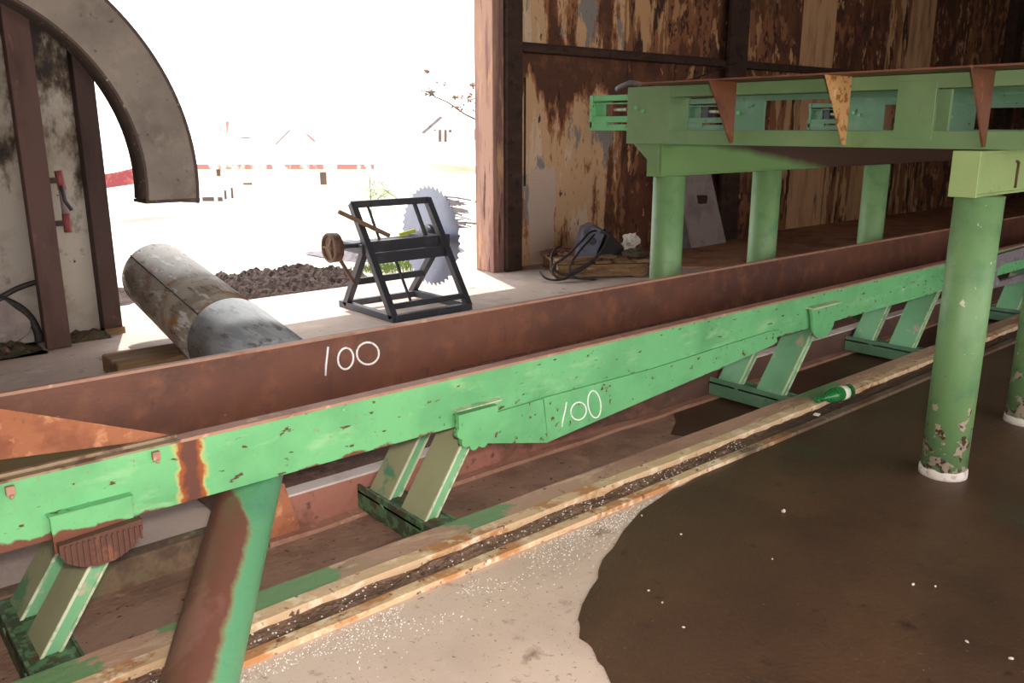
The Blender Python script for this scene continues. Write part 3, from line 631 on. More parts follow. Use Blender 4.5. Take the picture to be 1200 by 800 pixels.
# chain channels with take-ups at the back end
def channel(x, near):
    m = MB()
    for xx in ((x, x + .16) if near else (x,)):
        m.box((xx + .002, -.5, 1.775), (xx + .02, 3.42, 1.839)); m.box((xx + .002, -.5, 1.508), (xx + .02, 3.42, 1.587))
        m.box((xx + .003, -.5, 1.833), (xx + .05, 3.42, 1.838)); m.box((xx + .003, -.5, 1.509), (xx + .05, 3.42, 1.514))
        if near: 
            m.box((xx - .001, 1.77, 1.55), (xx + .021, 1.95, 1.81)); m.box((xx - .001, .3, 1.55), (xx + .021, .5, 1.81))
    m.box((x, 3.30, 1.507), (x + .012, 3.63, 1.84))
    if near: m.box((x + .168, 3.30, 1.507), (x + .18, 3.63, 1.84))
    m.box((x + .011, 3.301, 1.509), (x + .17, 3.312, 1.838)) if near else None; m.box((x + .012, 3.45, 1.509), (x + .16, 3.46, 1.838))
    c = m.build('chain_channel', 'green_dull' if near else 'green_teal', dk, bevel=.0015)
    m = MB()
    for z0, z1 in ((1.765, 1.80), (1.745, 1.752), (1.635, 1.672), (1.585, 1.622)):
        m.box((x + .005, 3.63, z0), (x + .17, 3.96, z1))
    m.box((x + .0, 3.93, 1.585), (x + .17, 3.95, 1.80)); m.box((x + .0, 3.80, 1.60), (x + .02, 3.95, 1.64))
    m.box((x + .03, 3.84, 1.672), (x + .15, 3.94, 1.745))
    tk = m.build('take_up', 'green_teal' if not near else 'green', c, bevel=.002)
    m = MB(); m.tube([(x + .05, 3.50, 1.712), (x + .05, 3.86, 1.712)], .013, 8); m.build('take_up_screw', 'strut_edge', tk)
    for yy in (3.57, 3.64): MB().lathe((x + .05, yy, 1.712), (0, 1, 0), [(0, .03), (.022, .03)], 6).build('take_up_nut', 'rust' if near else 'black_steel', tk)
    MB().box((x + .03, 3.78, 1.672), (x + .10, 3.83, 1.745)).build('slide_block', 'rust' if near else 'black_steel', tk)
    for yy, zz in ((3.50, 1.70), (3.55, 1.72)): MB().tube([(x - .014, yy, zz), (x + .002, yy, zz)], .013, 6).build('bolt', 'green', c)
    return c
lab(channel(4.05, True), 'front chain channel nearest the camera')
for x in (5.03, 6.67, 8.4): channel(x, False)
# rusty overhanging guard plate with gussets
m = MB(); m.box((3.80, -.5, 1.842), (4.25, 3.35, 1.850)); gp = m.build('guard_plate', 'rust_gusset', dk); lab(gp, 'thin rusty deck edge plate')
for k, y in enumerate((2.84, 2.18, 1.53, .85, .2)):
    m = MB(); m.prism([(3.805, y, 1.842), (4.045, y, 1.842), (4.045, y, 1.52), (4.02, y, 1.52)], (0, .008, 0))
    o = m.build('gusset', 'gusset_light' if k == 1 else 'rust_gusset', gp)
    if k == 1: lab(o, 'golden tan triangular gusset')
m = MB(); m.tube([(4.1, 3.58, 1.86), (4.1, 3.66, 1.872), (4.1, 3.74, 1.85), (4.14, 3.80, 1.84)], .016, 8); m.build('strap_scrap', 'panel_side', dk)

# ================================================================== SAW STAND
ss = thing('saw_stand', 'black steel stand carrying a big round toothed saw blade in the doorway', 'saw', (4.2, 6.4, 0))
XA, XB = 3.8, 4.6; w_ = .06
def bar(name, p, q, w=w_, h=w_, mt='black_steel', par=None): return MB().bar(p, q, w, h).build(name, mt, par or ss, bevel=.003)
for X in (XA, XB):
    bar('leg', (X, 5.97, .03), (X, 6.58, .96)); bar('leg', (X, 6.88 if X == XB else 6.76, .03), (X, 6.38, .60))
    bar('foot', (X, 5.95, .03), (X, 6.85, .03))
bar('top_rail', (XA, 6.58, .95), (XB, 6.58, .95)); bar('cross_rail', (XA, 6.42, .59), (XB + .1, 6.42, .59), .10, .10)
bar('cross_rail', (XA, 6.31, .50), (XB, 6.31, .50), .05, .09)
bar('bottom_rail', (XA, 5.97, .03), (XB, 5.97, .03)); bar('bottom_rail', (XA, 6.03, .12), (XB, 6.03, .12), .03, .05); bar('bottom_rail', (XA, 6.82, .03), (XB, 6.82, .03), .05, .05)
bar('cross_rail', (XA, 6.66, .25), (XB, 6.66, .25), .04, .06)
bar('strut', (XA + .14, 6.55, .93), (XA + .2, 6.44, .58), .02, .02); bar('strut', (XB - .16, 6.56, .93), (XB - .1, 6.44, .58), .03, .03); bar('strut', (XA + .28, 6.36, .48), (XA + .33, 6.2, .1), .02, .02)
m = MB()
n = 42; R = .485; cx = Vector((4.74, 6.75, .585)); ring = []
for k in range(n):
    for da, rr in ((0, .94), (.28, .96), (.62, 1.0), (.74, 1.0), (.80, .95)):
        a = -2 * PI * (k + da) / n; ring.append((cx.x, cx.y + R * rr * math.cos(a), cx.z + R * rr * math.sin(a)))
m.prism(ring, (.006, 0, 0)); bl = m.build('saw_blade', 'blade', ss); lab(bl, 'pale grey toothed round blade')
m = MB(); m.lathe((4.66, 6.75, .585), (1, 0, 0), [(0, .03), (.02, .11), (.10, .11), (.12, .05), (.16, .05)], 30); m.build('blade_collar', 'black_steel', bl)
MB().tube([(3.5, 6.40, .62), (3.8, 6.46, .61)] , .022, 12).build('pulley_shaft', 'black_steel', ss); MB().tube([(XA, 6.72, .585), (4.7, 6.75, .585)], .028, 12).build('mandrel', 'black_steel', ss)
for a_, b2 in (((XB - .1, 6.45, .53), (XB + .06, 6.86, .63)), ((XA - .05, 6.36, .54), (XA + .08, 6.78, .62))): MB().box(a_, b2).build('bearing_block', 'black_steel', ss, bevel=.004)
m = MB()
m.lathe((3.46, 6.39, .62), (1, 0, 0), [(0, .112), (.0, .125), (.065, .125), (.065, .112)], 32)
pu = m.build('pulley', 'pulley', ss); lab(pu, 'rusty brown round pulley')
m = MB(); m.lathe((3.445, 6.39, .62), (1, 0, 0), [(0, .03), (.03, .045)], 18)
for k in range(3):
    a = k * 2 * PI / 3; m.bar((3.452, 6.39, .62), (3.452, 6.39 + .1 * math.cos(a), .62 + .1 * math.sin(a)), .02, .02)
m.tube([(3.452, 6.39 + .116 * math.cos(2*PI*k/24), .62 + .116 * math.sin(2*PI*k/24)) for k in range(25)], .012, 8); m.build('pulley_rim', 'lever_wood', pu)
bar('arm', (3.56, 6.4, .5), (3.70, 6.42, .28), .02, .03, 'pulley')
bar('lever', at(397, 248, Y=6.30), at(456, 276, Y=6.30), .035, .035, 'lever_wood')
m = MB(); m.bar(at(468, 275, Y=6.50), at(486, 270, Y=6.50), .03, .03); lab(m.build('guard_scrap', 'yellow', ss), 'bright yellow strip')

# ================================================================== BIG PIPE ON BLOCK
pe0, pe1 = Vector((2.13, 6.68, .485)), Vector((1.98, 4.30, .21)); ax = (pe1 - pe0); Ln = ax.length; axn = ax.normalized()
pi_ = thing('metal_pipe', 'fat weathered galvanised pipe lying propped on a timber block behind the trough', 'pipe', (2.1, 5.5, 0))
Rp = .265
m = MB(); m.lathe(pe0, axn, [(0.0, Rp - .012), (0, Rp), (Ln * .66, Rp)], 64)
# hollow far end: open mouth
m.build('pipe_shell', 'galv', pi_)
m = MB(); m.lathe(pe0 + axn * Ln * .66, axn, [(0, Rp + .004), (Ln * .34, Rp + .004), (Ln * .34, Rp - .02)], 64); lab(m.build('pipe_sleeve', 'galv_band', pi_), 'smoother grey end section')
# lengthwise seam
def rad_dir(px, py):
    return None
side = axn.cross(Vector((0, 0, 1))).normalized(); u_ = side.cross(axn).normalized()
def pixof(p):
    q = cam.matrix_world.inverted() @ Vector(p); return 600 - F * q.x / q.z, 400 + F * q.y / q.z
def seam_err(a_):
    dr = side * math.cos(a_) + u_ * math.sin(a_); q = pixof(pe0 + axn * Ln * .55 + dr * Rp)
    if dr.dot(pe0 - Vector((0, 0, H))) > 0: return 1e9
    return abs(q[1] - 376 - .6 * (q[0] - 253))
SEAM = min((k * .02 for k in range(315)), key=seam_err)
for ang in (SEAM,):
    dr = side * math.cos(ang) + u_ * math.sin(ang)
    m = MB(); m.tube([pe0 + axn * (Ln * .66 * k / 6) + dr * (Rp + .001) for k in range(7)], .006, 6); m.build('seam', 'seam', pi_)
m = C(); m.box((1.48, 5.62, 0), (2.75, 5.98, .122)); 
tag(m.build('timber_block', 'old_wood', bevel=.012), 'weathered square timber lying on the concrete under the fat pipe', 'timber')

# ================================================================== DUCT ELBOW
dc = thing('duct_elbow', 'curved grey square duct hanging down at the upper left before the doorway', 'duct', (.57, 5.0, 1.19))
def elbow(r0, r1, y0, y1, a0=-6.5, a1=90):
    m = MB(); n = 40; R = []
    for i in range(n + 1):
        a = math.radians(a0 + (a1 - a0) * i / n)
        R.append([m.bm.verts.new((.57 + r * math.cos(a), y, 1.32 + r * math.sin(a))) for r, y in ((r0, y0), (r1, y0), (r1, y1), (r0, y1))])
    R.append([m.bm.verts.new((-3, y, 1.32 + r)) for r, y in ((r0, y0), (r1, y0), (r1, y1), (r0, y1))])
    for i in range(len(R) - 1):
        for k in range(4): 
            f = m._f([R[i][k], R[i][(k+1) % 4], R[i+1][(k+1) % 4], R[i+1][k]])
            if f and k in (1, 3): f.smooth = True
    m._f(R[0]); m._f(R[-1][::-1]); return m
elbow(1.012, 1.30, 5.0, 5.2).build('duct_shell', 'duct', dc)
elbow(1.29, 1.306, 4.993, 5.207).build('outer_seam', 'duct_edge_shade', dc); elbow(1.006, 1.02, 4.993, 5.207).build('inner_side_shade', 'duct_edge_shade', dc)  # inner strip lines the whole inner side, shade put into its colour
for x in (.2, -1.4):
    m = MB(); m.tube([(x, 5.1, 2.6), (x, 5.1, 4.4)], .012, 6); m.build('hanger_rod', 'duct_edge_shade', dc)
m = MB(); m.box((1.565, 4.99, 1.185), (1.872, 5.21, 1.203)); m.build('end_flange', 'duct_edge_shade', dc, bevel=.002)

# ================================================================== THINGS BY THE BACK WALL
pal = thing('wooden_pallet', 'low weathered wooden pallet by the door post, loaded with scrap', 'pallet', (7.1, 6.7, 0))
A = at(648, 327, Z=0); B = at(758, 322, Z=0); A = Vector((6.30, 6.62, 0)); 
def pal_pt(u, v, z): return Vector((6.33 + u * .77 + v * .45, 6.62 - u * .5 + v * .70, z + (.05 if z > .1 else .02 if z > .05 else 0)))
for v in (0, .5, 1):
    m = MB(); m.bar(pal_pt(0, v, .066), pal_pt(1.1, v, .066), .06, .13); m.build('stringer', 'old_wood', pal)
for k in range(5):
    u = .05 + k * .25; m = MB(); m.bar(pal_pt(u, -.05, .125), pal_pt(u, 1.05, .125), .17, .025); m.build('deck_board', 'old_wood', pal)
for k in range(2):
    u = .05 + k * .95; m = MB(); m.bar(pal_pt(u, -.02, .012), pal_pt(u, 1.02, .012), .12, .02); m.build('bottom_board', 'old_wood', pal)
m = C(); m.bar(pal_pt(.0, -.02, .155), pal_pt(.75, .25, .155), .12, .03); tag(m.build('plank_scrap', 'lever_wood'), 'loose pale plank lying across the left of the pallet', 'plank')
m = C(); m.bar(pal_pt(.1, .75, .17), pal_pt(.45, .75, .17), .35, .06); tag(m.build('rusty_plate', 'rust_bright'), 'rusty orange plate scrap on the back of the pallet', 'scrap')
mo = thing('motor_housing', 'tilted blue grey metal housing with black end on the pallet', 'motor', pal_pt(.62, .35, .14))
c0 = pal_pt(.62, .42, .14)
m = MB(); P3 = [c0 + Vector(q) for q in ((-.28, .12, .0), (-.06, .02, .0), (.08, .0, .26), (-.05, .08, .34), (-.16, .12, .30))]
m.prism(P3, (.24, .30, 0)); m.build('housing', 'motor', mo, bevel=.01)
m = MB(); P3 = [c0 + Vector(q) for q in ((-.04, -.02, .01), (.30, -.10, .0), (.32, -.06, .08), (.10, -.02, .27))]
m.prism(P3, (.22, .28, 0)); m.build('end_cover', 'motor_dark', mo, bevel=.01)
m = MB(); m.lathe(c0 + Vector((-.10, .03, .17)), (-.5, -.8, .3), [(0, .04), (.02, .04)], 14); m.build('boss', 'motor_dark', mo)
m = C()
def loop(c, rx, rz, lean, n=30, ph=0, turns=1.0):
    return [c + Vector((rx * math.cos(ph + 2*PI*turns*k/n) * .85, -rx * math.cos(ph + 2*PI*turns*k/n) * .3 + lean * (math.sin(ph + 2*PI*turns*k/n)), rz * (1 + math.sin(ph + 2*PI*turns*k/n)))) for k in range(n + 1)]
cc = pal_pt(.32, -.02, .02)
m.tube(smooth([at(x, y, Y=yy) for x, y, yy in ((706, 270, 6.75), (692, 272, 6.6), (680, 284, 6.5), (664, 300, 6.45), (650, 310, 6.45), (648, 320, 6.45), (660, 327, 6.4), (675, 318, 6.4), (700, 300, 6.4), (714, 278, 6.5), (704, 271, 6.6))]), .014, 8)
m.tube(smooth([at(x, y, Y=yy) for x, y, yy in ((716, 272, 6.7), (708, 290, 6.4), (694, 306, 6.35), (676, 316, 6.35), (662, 322, 6.4), (650, 316, 6.45), (646, 302, 6.5), (650, 292, 6.6), (658, 288, 6.7))]), .014, 8)
m.tube(smooth([at(x, y, Y=yy) for x, y, yy in ((632, 318, 6.6), (640, 326, 6.5), (655, 328, 6.45), (672, 322, 6.4), (690, 311, 6.4), (706, 303, 6.4))]), .012, 8)
m.tube(smooth([at(x, y, Y=yy) for x, y, yy in ((700, 271, 6.75), (690, 282, 6.55), (678, 296, 6.45), (668, 312, 6.4), (672, 324, 6.4), (690, 327, 6.3), (700, 328, 6.3))]), .012, 8)
tag(m.build('cable_coil', 'cable'), 'loops of black cable hanging over the front of the pallet', 'cable')
m = C(); p = pal_pt(1.08, .78, .23); m.blob(p, .085, 3, 3, (1, .9, 1.1), 1.1); tag(m.build('crumpled_paper', 'paper'), 'crumpled white paper on the pallet beside the first back post', 'paper')
m = C(); p = pal_pt(1.02, .3, .16); m.blob(p, .13, 5, 2, (1.2, 1, .5), .7); tag(m.build('scrap_lump', 'litter'), 'brown scrap lump at the right end of the pallet', 'scrap')
m = C(); m.blob(pal_pt(.0, .55, .17), .09, 8, 2, (1.3, 1, .4), .7); m.blob(pal_pt(.18, .6, .19), .07, 9, 2, (1.5, 1, .5), .7); tag(m.build('chain_heap', 'rust_dark'), 'small dark rusty heap on the back left of the pallet', 'scrap')
# leaning panel
m = C(); a, b_, c_, d_ = Vector((9.35, 7.12, 0)), Vector((10.2, 7.12, 0.02)), Vector((10.15, 7.38, 1.30)), Vector((9.30, 7.38, 1.30))
# tilted sheet: bottom from (808,290) to (850,285), top from (795,207) to (835,207)
a = at(810, 291, Z=0.01); b_ = at(851, 284, Z=.01); b_.y = a.y + .0; b_ = at(851, 284, Y=a.y)
tl = at(790, 190, Y=7.42); tr = at(830, 190, Y=7.42)
lp = thing('metal_sheet', 'grey white metal panel leaning against the back wall between two green posts', 'panel', a)
m.bm.free(); m = MB(); m.prism([a, b_, tr, tl], (0.0, .02, 0)); m.build('face', 'panel', lp)
m = MB(); off = Vector((-.20, .10, 0)); m.prism([a, tl, tl + Vector((-.2, .02, 0)), a + Vector((-.22, .1, 0))], (.01, .02, 0)); m.build('side_flange', 'panel_side', lp)
m = MB(); p = at(821, 233, Y=7.28); m.box((p.x - .06, p.y - .07, p.z - .06), (p.x + .06, p.y + .05, p.z + .05)); m.build('latch_box', 'rust_dark', lp)
# sloped board leaning behind the post
m = C(); m.prism([(10.7, 7.3, 0), (11.5, 7.3, 0), (11.45, 7.42, 1.5), (10.7, 7.42, 1.5)], (0, .03, 0)); tag(m.build('leaning_board', 'board_mid'), 'brown board leaning on the back wall right of the grey panel', 'board')
# thin wire across the wall
m = C(); m.tube([at(790, 98, Y=7.2), at(815, 92, Y=7.25), at(840, 82, Y=7.28), at(862, 74, Y=7.3)], .012, 6); tag(m.build('wire', 'girt'), 'thin brown wire slanting up to the dark wall post above the deck', 'wire')

# ================================================================== LEFT WALL THINGS
m = C(); m.tube(smooth([at(x, y, Y=7.1) for x, y in ((-60, 368), (-20, 352), (0, 348), (20, 338), (40, 331), (49, 331))]), .02, 8); tag(m.build('hose', 'cable'), 'thin dark hose running along the left wall to the brown post', 'hose')
m = C(); m.tube(smooth([at(x, y, Y=7.05) for x, y in ((-40, 352), (-10, 350), (5, 352), (22, 360), (35, 372), (44, 388), (46, 400))]), .03, 8); tag(m.build('rubber_tyre', 'cable'), 'dark curved rubber hoop standing against the plaster at the far left', 'hoop')
m = C(); m.blob(at(2, 380, Y=7.05), .17, 3, 2, (1, .3, 1), .4); tag(m.build('white_bag', 'panel'), 'pale grey bag inside the dark hoop at the left edge', 'bag')
def heap(x0, x1, y0, y1, h, seed, res=.04, rough=.5, zb=0.0, edge=.25):
    m = C(); nx = int((x1 - x0) / res); ny = int((y1 - y0) / res); g = []
    for i in range(nx + 1):
        row = []
        for j in range(ny + 1):
            u = i / nx * 2 - 1; v = j / ny * 2 - 1; x = x0 + (x1 - x0) * i / nx; y = y0 + (y1 - y0) * j / ny
            d = max(0, 1 - (abs(u) ** 2.5 + abs(v) ** 2.5)); e = min(1, d / edge)
            z = h * (d ** .6) * (.55 + rough * noise.noise(Vector((x * 4, y * 4, seed)))) + e * h * (.22 * noise.noise(Vector((x * 14, y * 14, seed))) + .22 * noise.noise(Vector((x * 34, y * 34, seed))))
            row.append(m.bm.verts.new((x + .02 * noise.noise(Vector((x * 30, y * 30, 3))), y, zb + max(z, -.01))))
        g.append(row)
    for i in range(nx):
        for j in range(ny): m._f([g[i][j], g[i+1][j], g[i+1][j+1], g[i][j+1]])
    return m
tag(heap(-1.2, 1.32, 6.75, 7.2, .16, 2).build('wall_litter', 'litter'), 'brown and green litter along the foot of the left wall before the post', 'litter', kind='stuff')
tag(heap(1.5, 1.82, 6.95, 7.2, .10, 4, .03).build('leaf_litter', 'litter'), 'leaves and dirt between the two brown wall posts', 'litter', kind='stuff')
hd = thing('pull_handle', 'red tubular handle with white middle on the brown post at left', 'handle', (1.535, 6.93, .9))
q0, q1, q2, q3 = (at(x, y, Y=6.9) for x, y in ((68, 200), (73, 222), (77, 250), (80, 272)))
for a_, b2 in ((q0, q1), (q2, q3)):
    m = MB(); m.tube([a_, b2], .027, 12); m.build('grip', 'red_paint', hd)
for q in (q0.lerp(q1, .5), q2.lerp(q3, .5)):
    m = MB(); m.box((1.49, q.y - .01, q.z - .02), (q.x, q.y + .01, q.z + .02)); m.build('bracket', 'post_dark', hd)
m = MB(); m.tube([q1, q2], .024, 12); m.build('sleeve', 'panel', hd)
m = MB(); m.tube([at(72, 218, Y=6.84), at(76, 235, Y=6.80), at(84, 246, Y=6.80)], .014, 8); m.build('lever_arm', 'black_steel', hd)

# ================================================================== SMALL THINGS ON THE FLOOR
bt = thing('glass_bottle', 'green glass bottle with a white label lying in the rail groove', 'bottle', (4.5, 2.36, .03))
ba, bd = Vector((4.655, 2.335, .085)), Vector((-1, .16, -.03)).normalized()
m = MB(); m.lathe(ba, bd, [(0, .02), (.0, .036), (.006, .042), (.16, .042), (.185, .036), (.21, .02), (.24, .015), (.29, .014), (.29, .017), (.30, .017), (.305, .012)], 24); m.build('body', 'glass', bt)
m = MB(); m.lathe(ba + bd * .045, bd, [(0, .0428), (.045, .0428)], 24); m.build('label_band', 'label', bt)
spots = [(918, 600, .014), (661, 650, .007), (724, 598, .006), (752, 604, .006), (798, 626, .006), (776, 706, .006), (801, 735, .006), (1070, 685, .008), (1133, 752, .007), (760, 692, .006), (905, 655, .006), (1185, 772, .008), (1096, 687, .006)]
src = None
for i, (x, y, r) in enumerate(spots):
    p = at(x, y, Z=.006)
    if src is None:
        m = C(); m.blob(Vector((0, 0, 0)), 1, 3, 1, (1, .8, .6), .5); src = m.build('pebble', 'stone'); o = src
    else: o = src.copy(); col.objects.link(o)
    o.scale = (r, r, r); o.location = (p.x, p.y, .004); o.rotation_euler = (0, 0, i * 1.3)
    near = {0: 'largest white pebble lying on the dark wet floor left of the near post', 1: 'tiny pale pebble on the dry concrete beside the wet patch edge'}.get(i)
    if near: tag(o, near, 'pebble')
    else: tag(o, 'tiny pale pebble scattered on the dark wet floor', 'pebble', 'tiny pebbles on the wet floor')
m = C(); p = at(955, 485, Z=.04); m.prism([(p.x - .02, p.y, .038), (p.x + .02, p.y + .01, .038), (p.x + .025, p.y - .02, .038), (p.x - .015, p.y - .03, .038)], (0, 0, .004)); tag(m.build('paper_scrap', 'paper'), 'tiny white scrap in the groove beside the green bottle', 'paper')
# grit
m = MB()
for k in range(2600):
    x = random.uniform(.2, 3.0); y = 2.24 - abs(random.gauss(0, .09)) - .005
    if noise.noise(Vector((x * 3, y * 6, 0))) < -.15: continue
    r = random.uniform(.001, .0026)
    m.box((x, y, 0), (x + r * 1.4, y + r, r))
tag(m.build('grit', 'white_chalk'), 'white grit scattered on the concrete along the near steel edge strip', 'grit', kind='stuff')
m = MB()
for k in range(240):
    x, y = random.uniform(.6, 3.6), random.uniform(2.31, 2.40); r = random.uniform(.002, .0048); m.blob((x, y, .018), r, k, 1, (1, 1, .8), .5)
tag(m.build('gravel', 'stone'), 'fine pale gravel lying in the dirt groove between the strips', 'gravel', kind='stuff')

# ================================================================== OUTSIDE
tag(heap(2.9, 4.9, 7.75, 9.0, .20, 11, .022, .5, -.02).build('dirt_mound', 'dirt_dark'), 'low dark mound of dirt outside, behind the fat pipe', 'dirt', kind='stuff')
tag(heap(-.5, 2.9, 8.2, 9.4, .15, 15, .06, .5, -.04).build('dirt_ridge', 'dirt_dark'), 'low ridge of dark dirt seen past the left post', 'dirt', kind='stuff')
def grass(x0, x1, y0, y1, n, h, z=0):
    m = MB()
    for k in range(n):
        x, y = random.uniform(x0, x1), random.uniform(y0, y1); a = random.uniform(0, 6.28); l = random.uniform(.5, 1) * h
        m.prism([(x, y, z), (x + .008, y, z), (x + .004 + .3 * l * math.cos(a), y + .3 * l * math.sin(a), z + l)], (.001, .003, 0))
    return m
tag(grass(5.0, 6.0, 8.2, 8.8, 1100, .11, -.03).build('grass_patch', 'leaf_green'), 'small green grass patch behind the saw stand', 'grass', kind='stuff')

def DP(x, y, t):   # a point at forward depth t along the ray
    r = (x - 600) / F; v = (400 - y) / F; f = cp + v * sp; z = v * cp - sp
    return Vector(((r * su + f * cu) * t, (-r * cu + f * su) * t, H + z * t))
# long building: front wall plane facing the camera
def building(name, label, t, x0, x1, yb, ye, yr, depth, gables=(), win=(), mats=('barn_wall', 'barn_roof', 'barn_red'), posts=()):
    a, b_ = DP(x0, yb, t), DP(x1, yb, t); gz = min(a.z, b_.z) - .4
    base = (a + b_) / 2; r = thing(name, label, 'building', (base.x, base.y, gz))
    rt = (b_ - a); rt.z = 0; wlen = rt.length; rt.normalize(); bk = Vector((-rt.y, rt.x, 0))
    ze = DP((x0 + x1) / 2, ye, t).z; zr = DP((x0 + x1) / 2, yr, t + depth * .5).z
    P = lambda u, v, z: Vector((a.x, a.y, 0)) + rt * u + bk * v + Vector((0, 0, z))
    m = MB(); m.prism([P(0, 0, gz), P(wlen, 0, gz), P(wlen, depth, gz), P(0, depth, gz)], (0, 0, ze - gz)); m.build('wall', mats[0], r)
    o_ = .4
    m = MB(); m.prism([P(-o_, -o_, ze), P(-o_, depth + o_, ze), P(-o_, depth / 2, zr)], rt * (wlen + 2 * o_)); rf = m.build('roof', mats[1], r)
    m = MB(); m.prism([P(-o_, -o_ - .05, ze - .14), P(wlen + o_, -o_ - .05, ze - .14), P(wlen + o_, -o_ - .05, ze + .1), P(-o_, -o_ - .05, ze + .1)], bk * .08); m.build('fascia', mats[2], r)
    return r, P, wlen, ze, zr, gz, rt, bk
r, P, wl, ze, zr, gz, rt, bk = building('farm_building', 'long pale building with a red eave outside the doorway at left', 43, 232, 432, 236, 194, 158, 9)
sc_ = wl / 200
def px(r, P, x, y, w, h, m_, name, dz=-.06, t=43, x0=232):
    u = (x - x0) * sc_; z = DP(x, y, t).z; m = MB(); m.prism([P(u, dz, z), P(u + w * sc_, dz, z), P(u + w * sc_, dz, z + h * sc_), P(u, dz, z + h * sc_)], bk * .05); return m.build(name, m_, r)
for x, y, w, h in ((377, 216, 7, 14), (287, 216, 10, 2), (238, 239, 13, 8), (256, 239, 5, 8), (257, 206, 4, 8), (264, 233, 2, 10), (272, 232, 2, 12)): px(r, P, x, y, w, h, 'win_dark', 'window')
# red gable trims and a chimney above the eave
m = MB()
for (xa, ya, xb, yb_) in ((323, 169, 340, 152), (358, 156, 374, 170)):
    m.bar(DP(xa, ya, 42.5), DP(xb, yb_, 42.5), .1, .08)
m.bar(DP(277, 162, 42.5), DP(306, 161, 42.5), .1, .08); m.build('gable_trim', 'barn_red', r)
m = MB(); m.prism([DP(256, 159, 42.6), DP(262, 159, 42.6), DP(264, 142, 42.6), DP(260, 144, 42.6)], bk * .6); m.build('chimney', 'barn_red', r)
# cross gable on the long building
m = MB(); m.prism([DP(318, 192, 43.05), DP(380, 190, 43.05), DP(380, 170, 43.05), DP(349, 146, 43.05), DP(318, 172, 43.05)], bk * 4.5); m.build('cross_gable', 'barn_wall', r)
m = MB(); m.tube([DP(340, 150, 43.2), DP(339, 135, 43.2)], .03, 6); m.build('vent_pipe', 'panel', r)
# far cottage
t2 = 62
ct = thing('cottage', 'small white gabled cottage far off beside the door post', 'building', DP(525, 170, t2))
rt2 = Vector((su, -cu, 0)); bk2 = Vector((cu, su, 0))
m = MB(); m.prism([DP(497, 172, t2), DP(543, 172, t2), DP(543, 150, t2), DP(517, 138, t2), DP(497, 152, t2)], bk2 * 6)
m.prism([DP(543, 172, t2 + 1), DP(580, 172, t2 + 1), DP(580, 150, t2 + 1), DP(543, 150, t2 + 1)], bk2 * 5); m.build('wall', 'barn_wall', ct)
m = MB(); m.bar(DP(495, 156, t2 - .2), DP(517, 137, t2 - .2), .14, .2); m.bar(DP(517, 137, t2 - .2), DP(546, 153, t2 - .2), .1, .04); m.build('gable_trim', 'brush', ct)
for x, y, w, h in ((514, 166, 3, 14), (520.5, 166, 3, 14), (556, 164, 3, 13), (526, 155, 3, 3), (508, 153, 3, 1), (542, 149, 8, 1)):
    m = MB(); m.prism([DP(x, y, t2 - .1), DP(x + w, y, t2 - .1), DP(x + w, y - h, t2 - .1), DP(x, y - h, t2 - .1)], bk2 * .05); m.build('window', 'win_dark', ct)
m = MB(); m.bar(DP(500, 169, t2 - .3), DP(540, 169, t2 - .3), .05, .05); m.build('step', 'brush', ct)
# red shed seen between post and duct
sh = thing('red_shed', 'small red shed glimpsed between the left wall post and hanging duct', 'building', DP(135, 230, 30))
m = MB(); m.prism([DP(100, 224, 30), DP(170, 214, 30), DP(170, 192, 30), DP(152, 198, 30), (DP(126, 204, 30)), DP(100, 206, 30)], bk * 4); m.build('wall', 'shed_red', sh)
# tree branch with sparse leaves
tr_ = thing('bare_tree', 'thin tree branch with few brown leaves above the cottage', 'tree', DP(600, 210, 16))
b0 = DP(620, 185, 16)
m = MB(); m.tube([DP(640, 240, 16), DP(636, 190, 16), DP(610, 160, 16)], .06, 8); m.tube([DP(610, 160, 16), DP(566, 144, 16), DP(545, 134, 16), DP(525, 120, 16), DP(509, 113, 16), DP(498, 106, 16)], .02, 7, rad=[.06, .018, .016, .014, .012, .008])
m.tube([DP(566, 144, 16), DP(556, 120, 16), DP(540, 112, 16)], .008, 6); m.tube([DP(509, 113, 16), DP(500, 95, 16), DP(497, 85, 16)], .006, 6); m.build('branch', 'bark', tr_)
m = MB()
for (x, y, s_, n_) in ((504, 108, 6, 60), (548, 113, 10, 50), (534, 114, 4, 26), (500, 84, 3, 20), (553, 100, 4, 26), (535, 126, 8, 26), (520, 97, 4, 8), (560, 130, 5, 20), (512, 96, 4, 8)):
    for k in range(n_):
        c = DP(x + random.gauss(0, s_ * .5), y + random.gauss(0, s_ * .3), 16 + random.uniform(-.2, .2)); d = Vector((random.uniform(-1, 1), random.uniform(-1, 1), random.uniform(-1, 1))).normalized() * random.uniform(.03, .06); e = d.orthogonal().normalized() * .02
        m.prism([c - d, c + e, c + d, c - e], (.001, .001, .002))
m.build('leaves', 'leaf', tr_)
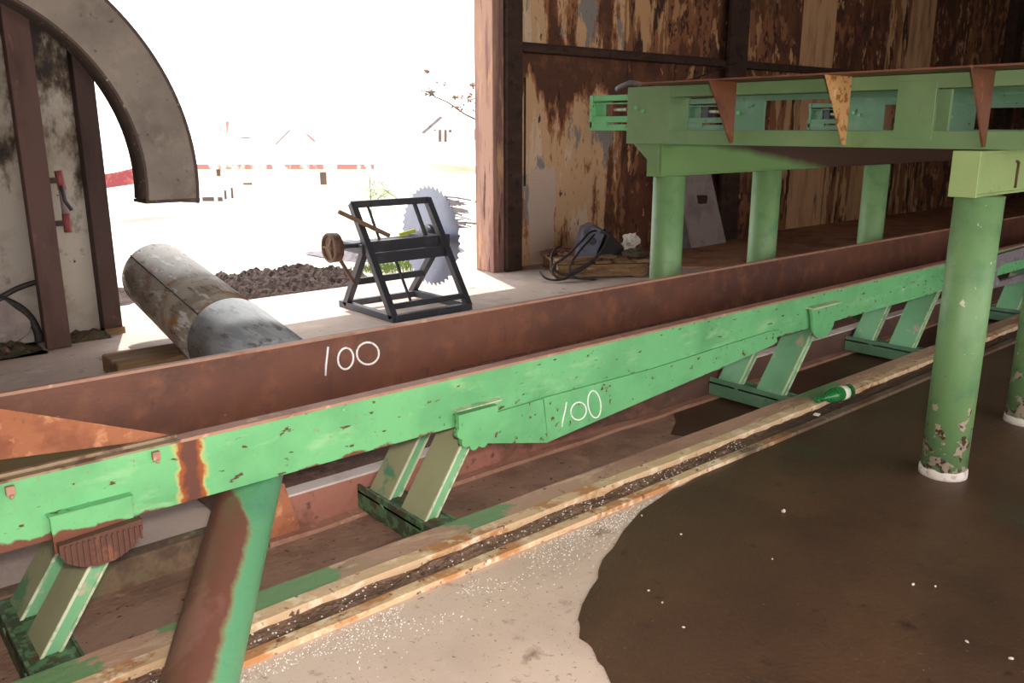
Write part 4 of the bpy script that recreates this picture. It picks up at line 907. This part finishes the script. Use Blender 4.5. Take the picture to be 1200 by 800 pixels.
# brush pile of grey sticks right of the blade
br = C()
for k in range(46):
    y = random.uniform(232, 268); x = random.uniform(505, 536) + (y - 232) * .25; c = DP(x, y, 17)
    d = (rt2 * random.uniform(.15, .45) + Vector((0, 0, random.uniform(-.09, .02)))); br.tube([c - d, c + Vector((0, 0, random.uniform(-.03, .03))), c + d * .8], random.uniform(.008, .028), 5)
tag(br.build('brush_pile', 'brush'), 'pile of grey sticks outside just right of the saw blade', 'brush')
br = C()
for k in range(26):
    c = DP(random.uniform(432, 452), random.uniform(212, 232), 15); d = Vector((random.uniform(-.1, .15), random.uniform(-.1, .1), random.uniform(-.1, .12))); br.tube([c - d, c, c + d], .006, 5)
c = DP(433, 206, 15); br.tube([c, DP(434, 222, 15), DP(450, 222, 15), DP(468, 234, 15)], .012, 5)
br.tube([DP(434, 222, 15), DP(436, 262, 15)], .012, 5)
tag(br.build('garden_weeds', 'leaf_green'), 'straggly green weeds outside above the top bar of the saw stand', 'weeds')
br = C(); br.tube([DP(572, 262, 10.5), DP(569, 235, 10.5), DP(562, 233, 10.5), DP(555, 238, 10.5)], .016, 6, rad=[.01, .02, .03, .004]); br.tube([DP(572, 262, 10.5), DP(571, 290, 10.5), DP(571, 315, 10.5)], .01, 5)
tag(br.build('weed_stalk', 'leaf_green'), 'single drooping weed stalk beside the light door post', 'weed')
m = C(); tag(heap(5.3, 7.2, 8.9, 10.6, .22, 21, .05, .6, -.05).build('grass_bank', 'brush'), 'rough grey bank outside at the foot of door post', 'bank', kind='stuff')

# ================================================================== LIGHT
wd = bpy.data.worlds.new('world'); bpy.context.scene.world = wd; wd.use_nodes = True
bg = wd.node_tree.nodes['Background']; bg.inputs[0].default_value = (1, .985, .97, 1); bg.inputs[1].default_value = 3.2
def light(kind, name, loc, target, energy, color, **k):
    l = bpy.data.lights.new(name, kind); l.energy = energy; l.color = color
    for a, v in k.items(): setattr(l, a, v)
    o = bpy.data.objects.new(name, l); col.objects.link(o); o.location = loc
    o.rotation_euler = (Vector(target) - Vector(loc)).to_track_quat('-Z', 'Y').to_euler(); return o
light('SUN', 'sun', (0, 0, 20), (-2, -5.5, 0), 6, (1, .97, .92), angle=.01)
light('AREA', 'camera_flash', (.06, -.05, 1.75), (3.6, 3.4, .8), 95, (1, .93, .86), size=.12)
sc = bpy.context.scene
sc.view_settings.view_transform = 'Standard'; sc.view_settings.look = 'None'; sc.view_settings.gamma = 1
sc.view_settings.use_curve_mapping = False; sc.view_settings.exposure = 0
sc.cycles.use_denoising = True; sc.cycles.max_bounces = 8
